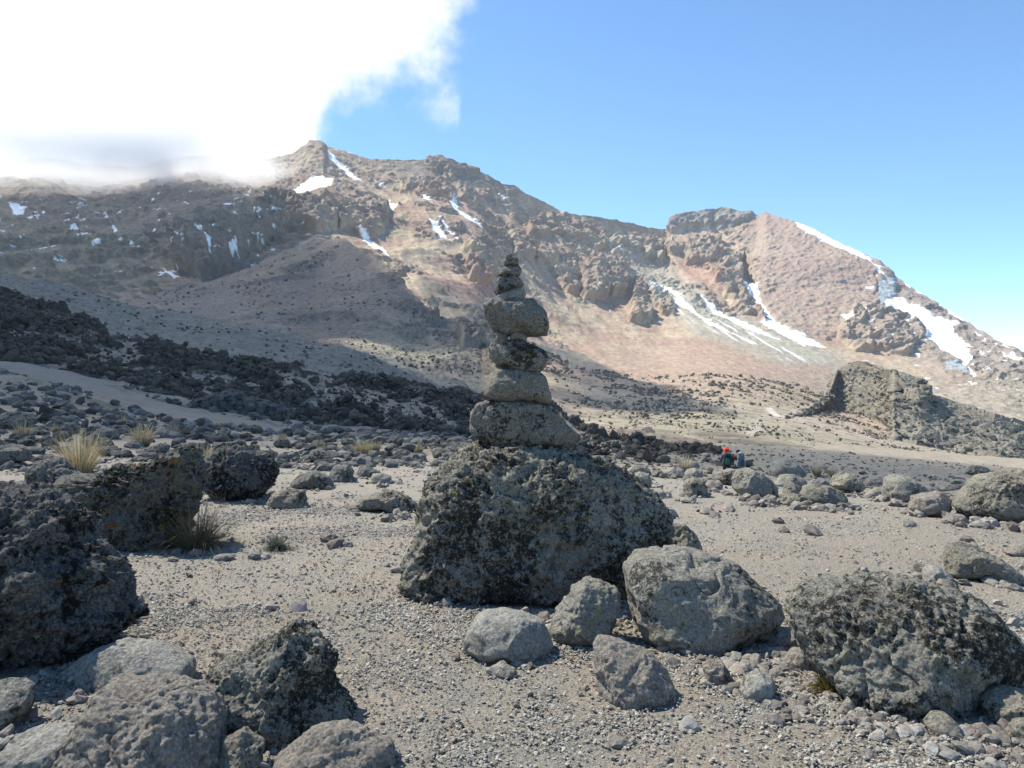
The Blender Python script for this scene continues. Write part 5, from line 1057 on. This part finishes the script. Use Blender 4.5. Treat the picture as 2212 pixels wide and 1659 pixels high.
# clouds above the frame whose shadows lie on the slopes
def mtd(x, y):
    a, b = lut(MT_BOT, x), lut(MT_TOP, x); return float(mt_depth(np.array([float(x)]), np.array([(a - y) / (a - b)]))[0])
HC = hh_[2] + 360
cm, _, _ = vol_mat('cloud_vapour', (.98, .99, 1), .019, .4)
def shade_cloud(pts, label, soft=45, thick=70, notch=None):
    def proj(q):
        out = []
        for x, y, d in q:
            d = mtd(x, y) if d is None else d
            p = np.array(P(x, y, d)); k = (HC - p[2]) / SUN[2]; out.append((p + SUN * k)[:2])
        return np.array(out)
    pl = proj(pts); a = pl.min(0) - 60; b = pl.max(0) + 60; st = 13.0
    nx, ny = int((b[0] - a[0]) / st) + 2, int((b[1] - a[1]) / st) + 2
    gx, gy = np.meshgrid(a[0] + st * np.arange(nx), a[1] + st * np.arange(ny)); x, y = gx.ravel(), gy.ravel()
    q = np.stack([x, y, x * 0], 1); wx, wy = 22 * fbm(q / 120, 3, .5, 3), 22 * fbm(q / 120, 3, .5, 8)
    d = polydist(pl, x + wx, y + wy)
    if notch is not None: d = np.minimum(d, -polydist(proj(notch), x + wx, y + wy))
    t = np.clip(d / soft, 0, 1) ** .8 * thick * (1 + .3 * fbm(q / 70, 3, .5, 5)); t = np.maximum(t, 0)
    m = t.reshape(ny, nx) > 0; fc = grid_faces(ny, nx); keep = (t[fc] > 0).any(1); fc = fc[keep]
    # rim vertices are shared by top and bottom
    used = np.unique(fc); T_ = t.copy()
    top = -np.ones(len(x), int); bot = -np.ones(len(x), int); V = []
    for i in used:
        if T_[i] > 0: top[i] = len(V); V.append((x[i], y[i], HC + T_[i])); bot[i] = len(V); V.append((x[i], y[i], HC - T_[i] * .3))
        else: top[i] = bot[i] = len(V); V.append((x[i], y[i], HC))
    o = mesh_obj('cloud', np.array(V), np.concatenate([top[fc], bot[fc][:, ::-1]]), cm)
    return tag(o, kind='stuff')
shade_cloud([(-900, 580, 1000), (-300, 540, 1300), (150, 500, 1500), (400, 465, 1650), (600, 455, None), (680, 500, 1000), (720, 535, 800), (800, 560, 740), (850, 590, 640), (900, 600, 900), (1060, 608, None), (1110, 640, None), (1090, 700, None), (1060, 745, 560), (1110, 850, 300), (1080, 870, 120), (900, 905, 85), (600, 945, 42), (300, 975, 26), (-200, 1010, 19), (-1200, 900, 24), (-1500, 700, 200)], 'cloud', notch=[(700, 735, 470), (800, 705, 480), (930, 688, 520), (1010, 706, 540), (1050, 735, 520), (1000, 742, 470), (850, 738, 440)], soft=34)
shade_cloud([(1150, 700, None), (1200, 745, None), (1290, 790, None), (1400, 835, None), (1480, 870, None), (1450, 895, None), (1300, 885, None), (1180, 870, None), (1090, 860, 280), (1090, 760, 480)], 'cloud', soft=26)
shade_cloud([(1250, 950, 95), (1400, 948, None), (1560, 958, None), (1720, 972, None), (1950, 1004, None), (2150, 1045, 75), (2000, 1050, 55), (1700, 1020, 55), (1450, 1008, 55), (1250, 985, 60)], 'cloud', soft=14)
# the cloud bank wrapped round the mountain's left shoulder
def bank():
    m, t, v = vol_mat('cloud_bank_vapour', (1, 1, 1), 0, .5)
    def n(ty, **k):
        q = t.nodes.new(ty)
        for a, b in k.items(): setattr(q, a, b)
        return q
    def mth(op, a, b=0.0):
        q = n('ShaderNodeMath', operation=op)
        for s_, v_ in zip(q.inputs, (a, b)):
            if isinstance(v_, (int, float)): s_.default_value = v_
            else: t.links.new(v_, s_)
        return q.outputs[0]
    tc = n('ShaderNodeTexCoord'); sx = n('ShaderNodeSeparateXYZ'); t.links.new(tc.outputs['Object'], sx.inputs[0])
    nz = n('ShaderNodeTexNoise'); t.links.new(tc.outputs['Object'], nz.inputs[0]); nz.inputs['Scale'].default_value = .006; nz.inputs['Detail'].default_value = 5; nz.inputs['Roughness'].default_value = .55
    h = mth('SUBTRACT', sx.outputs[2], mth('ADD', BZ, mth('MAXIMUM', mth('MULTIPLY', mth('ADD', sx.outputs[0], 520.0), 1.6), 0.0)))
    e = mth('ADD', mth('MULTIPLY', h, .010), mth('MULTIPLY', mth('SUBTRACT', nz.outputs[0], .5), 2.4))
    r = n('ShaderNodeMapRange', interpolation_type='SMOOTHSTEP'); t.links.new(e, r.inputs[0]); r.inputs[1].default_value = -.2; r.inputs[2].default_value = 1.1
    r2 = n('ShaderNodeMapRange', interpolation_type='SMOOTHSTEP'); t.links.new(sx.outputs[2], r2.inputs[0]); r2.inputs[1].default_value = 512; r2.inputs[2].default_value = 430
    t.links.new(mth('MULTIPLY', mth('MULTIPLY', r.outputs[0], r2.outputs[0]), BD), v.inputs['Density'])
    m.cycles.volume_step_rate = .25
    o = box('cloud_bank', (-1750, 1430, 330), (-330, 1960, 610), m)
    return tag(o, kind='stuff')
BZ, BD = 378.0, .015
bank()

# ------------------------------------------------------------------ camera, light, sky
cam = bpy.data.cameras.new('camera'); co = bpy.data.objects.new('camera', cam); COL.objects.link(co)
co.location = (0, 0, CZ); co.rotation_euler = (R(90), 0, 0)
cam.sensor_fit = 'HORIZONTAL'; cam.sensor_width = 36; cam.lens = 36 * FP / 2212
cam.clip_start = .1; cam.clip_end = 20000
scene.camera = co

sun = bpy.data.lights.new('sun', 'SUN'); so = bpy.data.objects.new('sun', sun); COL.objects.link(so)
sun.energy = 4.0; sun.angle = R(.53); sun.color = (1, .955, .83)
import mathutils
so.rotation_euler = mathutils.Vector(SUN).to_track_quat('Z', 'Y').to_euler()
so.location = (0, 0, 50)

w = bpy.data.worlds.new('World'); scene.world = w; w.use_nodes = True; nt = w.node_tree
bg = nt.nodes['Background']; sky = nt.nodes.new('ShaderNodeTexSky'); sky.sky_type = 'NISHITA'; sky.sun_disc = False
sky.sun_elevation = R(SUN_EL); sky.sun_rotation = R(-SUN_AZ); sky.altitude = 3900; sky.air_density = 1.0; sky.dust_density = .3; sky.ozone_density = 2.0
bg.inputs[1].default_value = .15; CLOUD_L = .66
# bright cloud bank in the sky, upper left, with ragged edges
def wn(t, **k):
    n = nt.nodes.new(t)
    for a, b in k.items(): setattr(n, a, b)
    return n
def wm(op, a, b=0.0, c=None):
    n = wn('ShaderNodeMath', operation=op)
    for s_, v_ in zip(n.inputs, (a, b, c)):
        if v_ is None: continue
        if isinstance(v_, (int, float)): s_.default_value = v_
        else: nt.links.new(v_, s_)
    return n.outputs[0]
tcw = wn('ShaderNodeTexCoord'); sp3 = wn('ShaderNodeSeparateXYZ'); nt.links.new(tcw.outputs['Generated'], sp3.inputs[0])
yy_ = wm('MAXIMUM', sp3.outputs[1], .05); uu = wm('DIVIDE', sp3.outputs[0], yy_); vv = wm('DIVIDE', sp3.outputs[2], yy_)
cmb = wn('ShaderNodeCombineXYZ'); nt.links.new(uu, cmb.inputs[0]); nt.links.new(vv, cmb.inputs[1])
def wnoise(sc, det, ro, off=0.0):
    n = wn('ShaderNodeTexNoise'); nt.links.new(cmb.outputs[0], n.inputs[0]); n.inputs['Scale'].default_value = sc; n.inputs['Detail'].default_value = det; n.inputs['Roughness'].default_value = ro
    n.noise_dimensions = '4D'; n.inputs['W'].default_value = off
    return n.outputs[0]
nz = wm('ADD', wm('MULTIPLY', wm('SUBTRACT', wnoise(6, 8, .58, 1.3), .5), .34), wm('MULTIPLY', wm('SUBTRACT', wnoise(20, 6, .6, 4.1), .5), .10))
cur = wn('ShaderNodeFloatCurve'); nt.links.new(wm('ADD', uu, .5), cur.inputs['Value'])
cp = cur.mapping.curves[0].points
def cpt(x, y): return ((x - CX) / FP + .5, (HY - y) / FP)
pts_ = [cpt(*a) for a in ((400, 520), (650, 400), (690, 320), (740, 262), (800, 225), (860, 205), (930, 228), (985, 248), (1010, 150))]
cp[0].location = (0, .15); cp[1].location = (1, .6)
for a in pts_: cp.new(*a)
cur.mapping.update()
e1 = wm('SUBTRACT', vv, cur.outputs[0])                       # above the lower edge
e2 = wm('SUBTRACT', (1000 - CX) / FP, uu)                     # left of the right edge
ee = wm('ADD', wm('MINIMUM', wm('MULTIPLY', e1, 1.3), e2), nz)
mr = wn('ShaderNodeMapRange', interpolation_type='SMOOTHSTEP'); nt.links.new(ee, mr.inputs[0]); mr.inputs[1].default_value = -.035; mr.inputs[2].default_value = .065
cov = wm('MULTIPLY', wm('MULTIPLY', mr.outputs[0], wm('GREATER_THAN', uu, -1.3)), wm('LESS_THAN', vv, .95))
bgc = wn('ShaderNodeBackground'); bgc.inputs[0].default_value = (.96, .98, 1.0, 1); bgc.inputs[1].default_value = CLOUD_L
mxw = wn('ShaderNodeMixShader'); nt.links.new(cov, mxw.inputs[0]); nt.links.new(bg.outputs[0], mxw.inputs[1]); nt.links.new(bgc.outputs[0], mxw.inputs[2])
nt.links.new(mxw.outputs[0], nt.nodes['World Output'].inputs[0])

hs = nt.nodes.new('ShaderNodeHueSaturation'); hs.inputs['Hue'].default_value = .494; hs.inputs['Saturation'].default_value = 1.12; nt.links.new(sky.outputs[0], hs.inputs['Color']); nt.links.new(hs.outputs[0], bg.inputs[0])

scene.view_settings.view_transform = 'Standard'; scene.view_settings.look = 'None'
scene.view_settings.exposure = 0.92; scene.view_settings.gamma = 1
scene.render.engine = 'CYCLES'
c = scene.cycles
c.max_bounces = 8; c.diffuse_bounces = 2; c.glossy_bounces = 1; c.volume_bounces = 6; c.transparent_max_bounces = 6
c.use_denoising = True
print('script', round(time.time() - T0, 1))
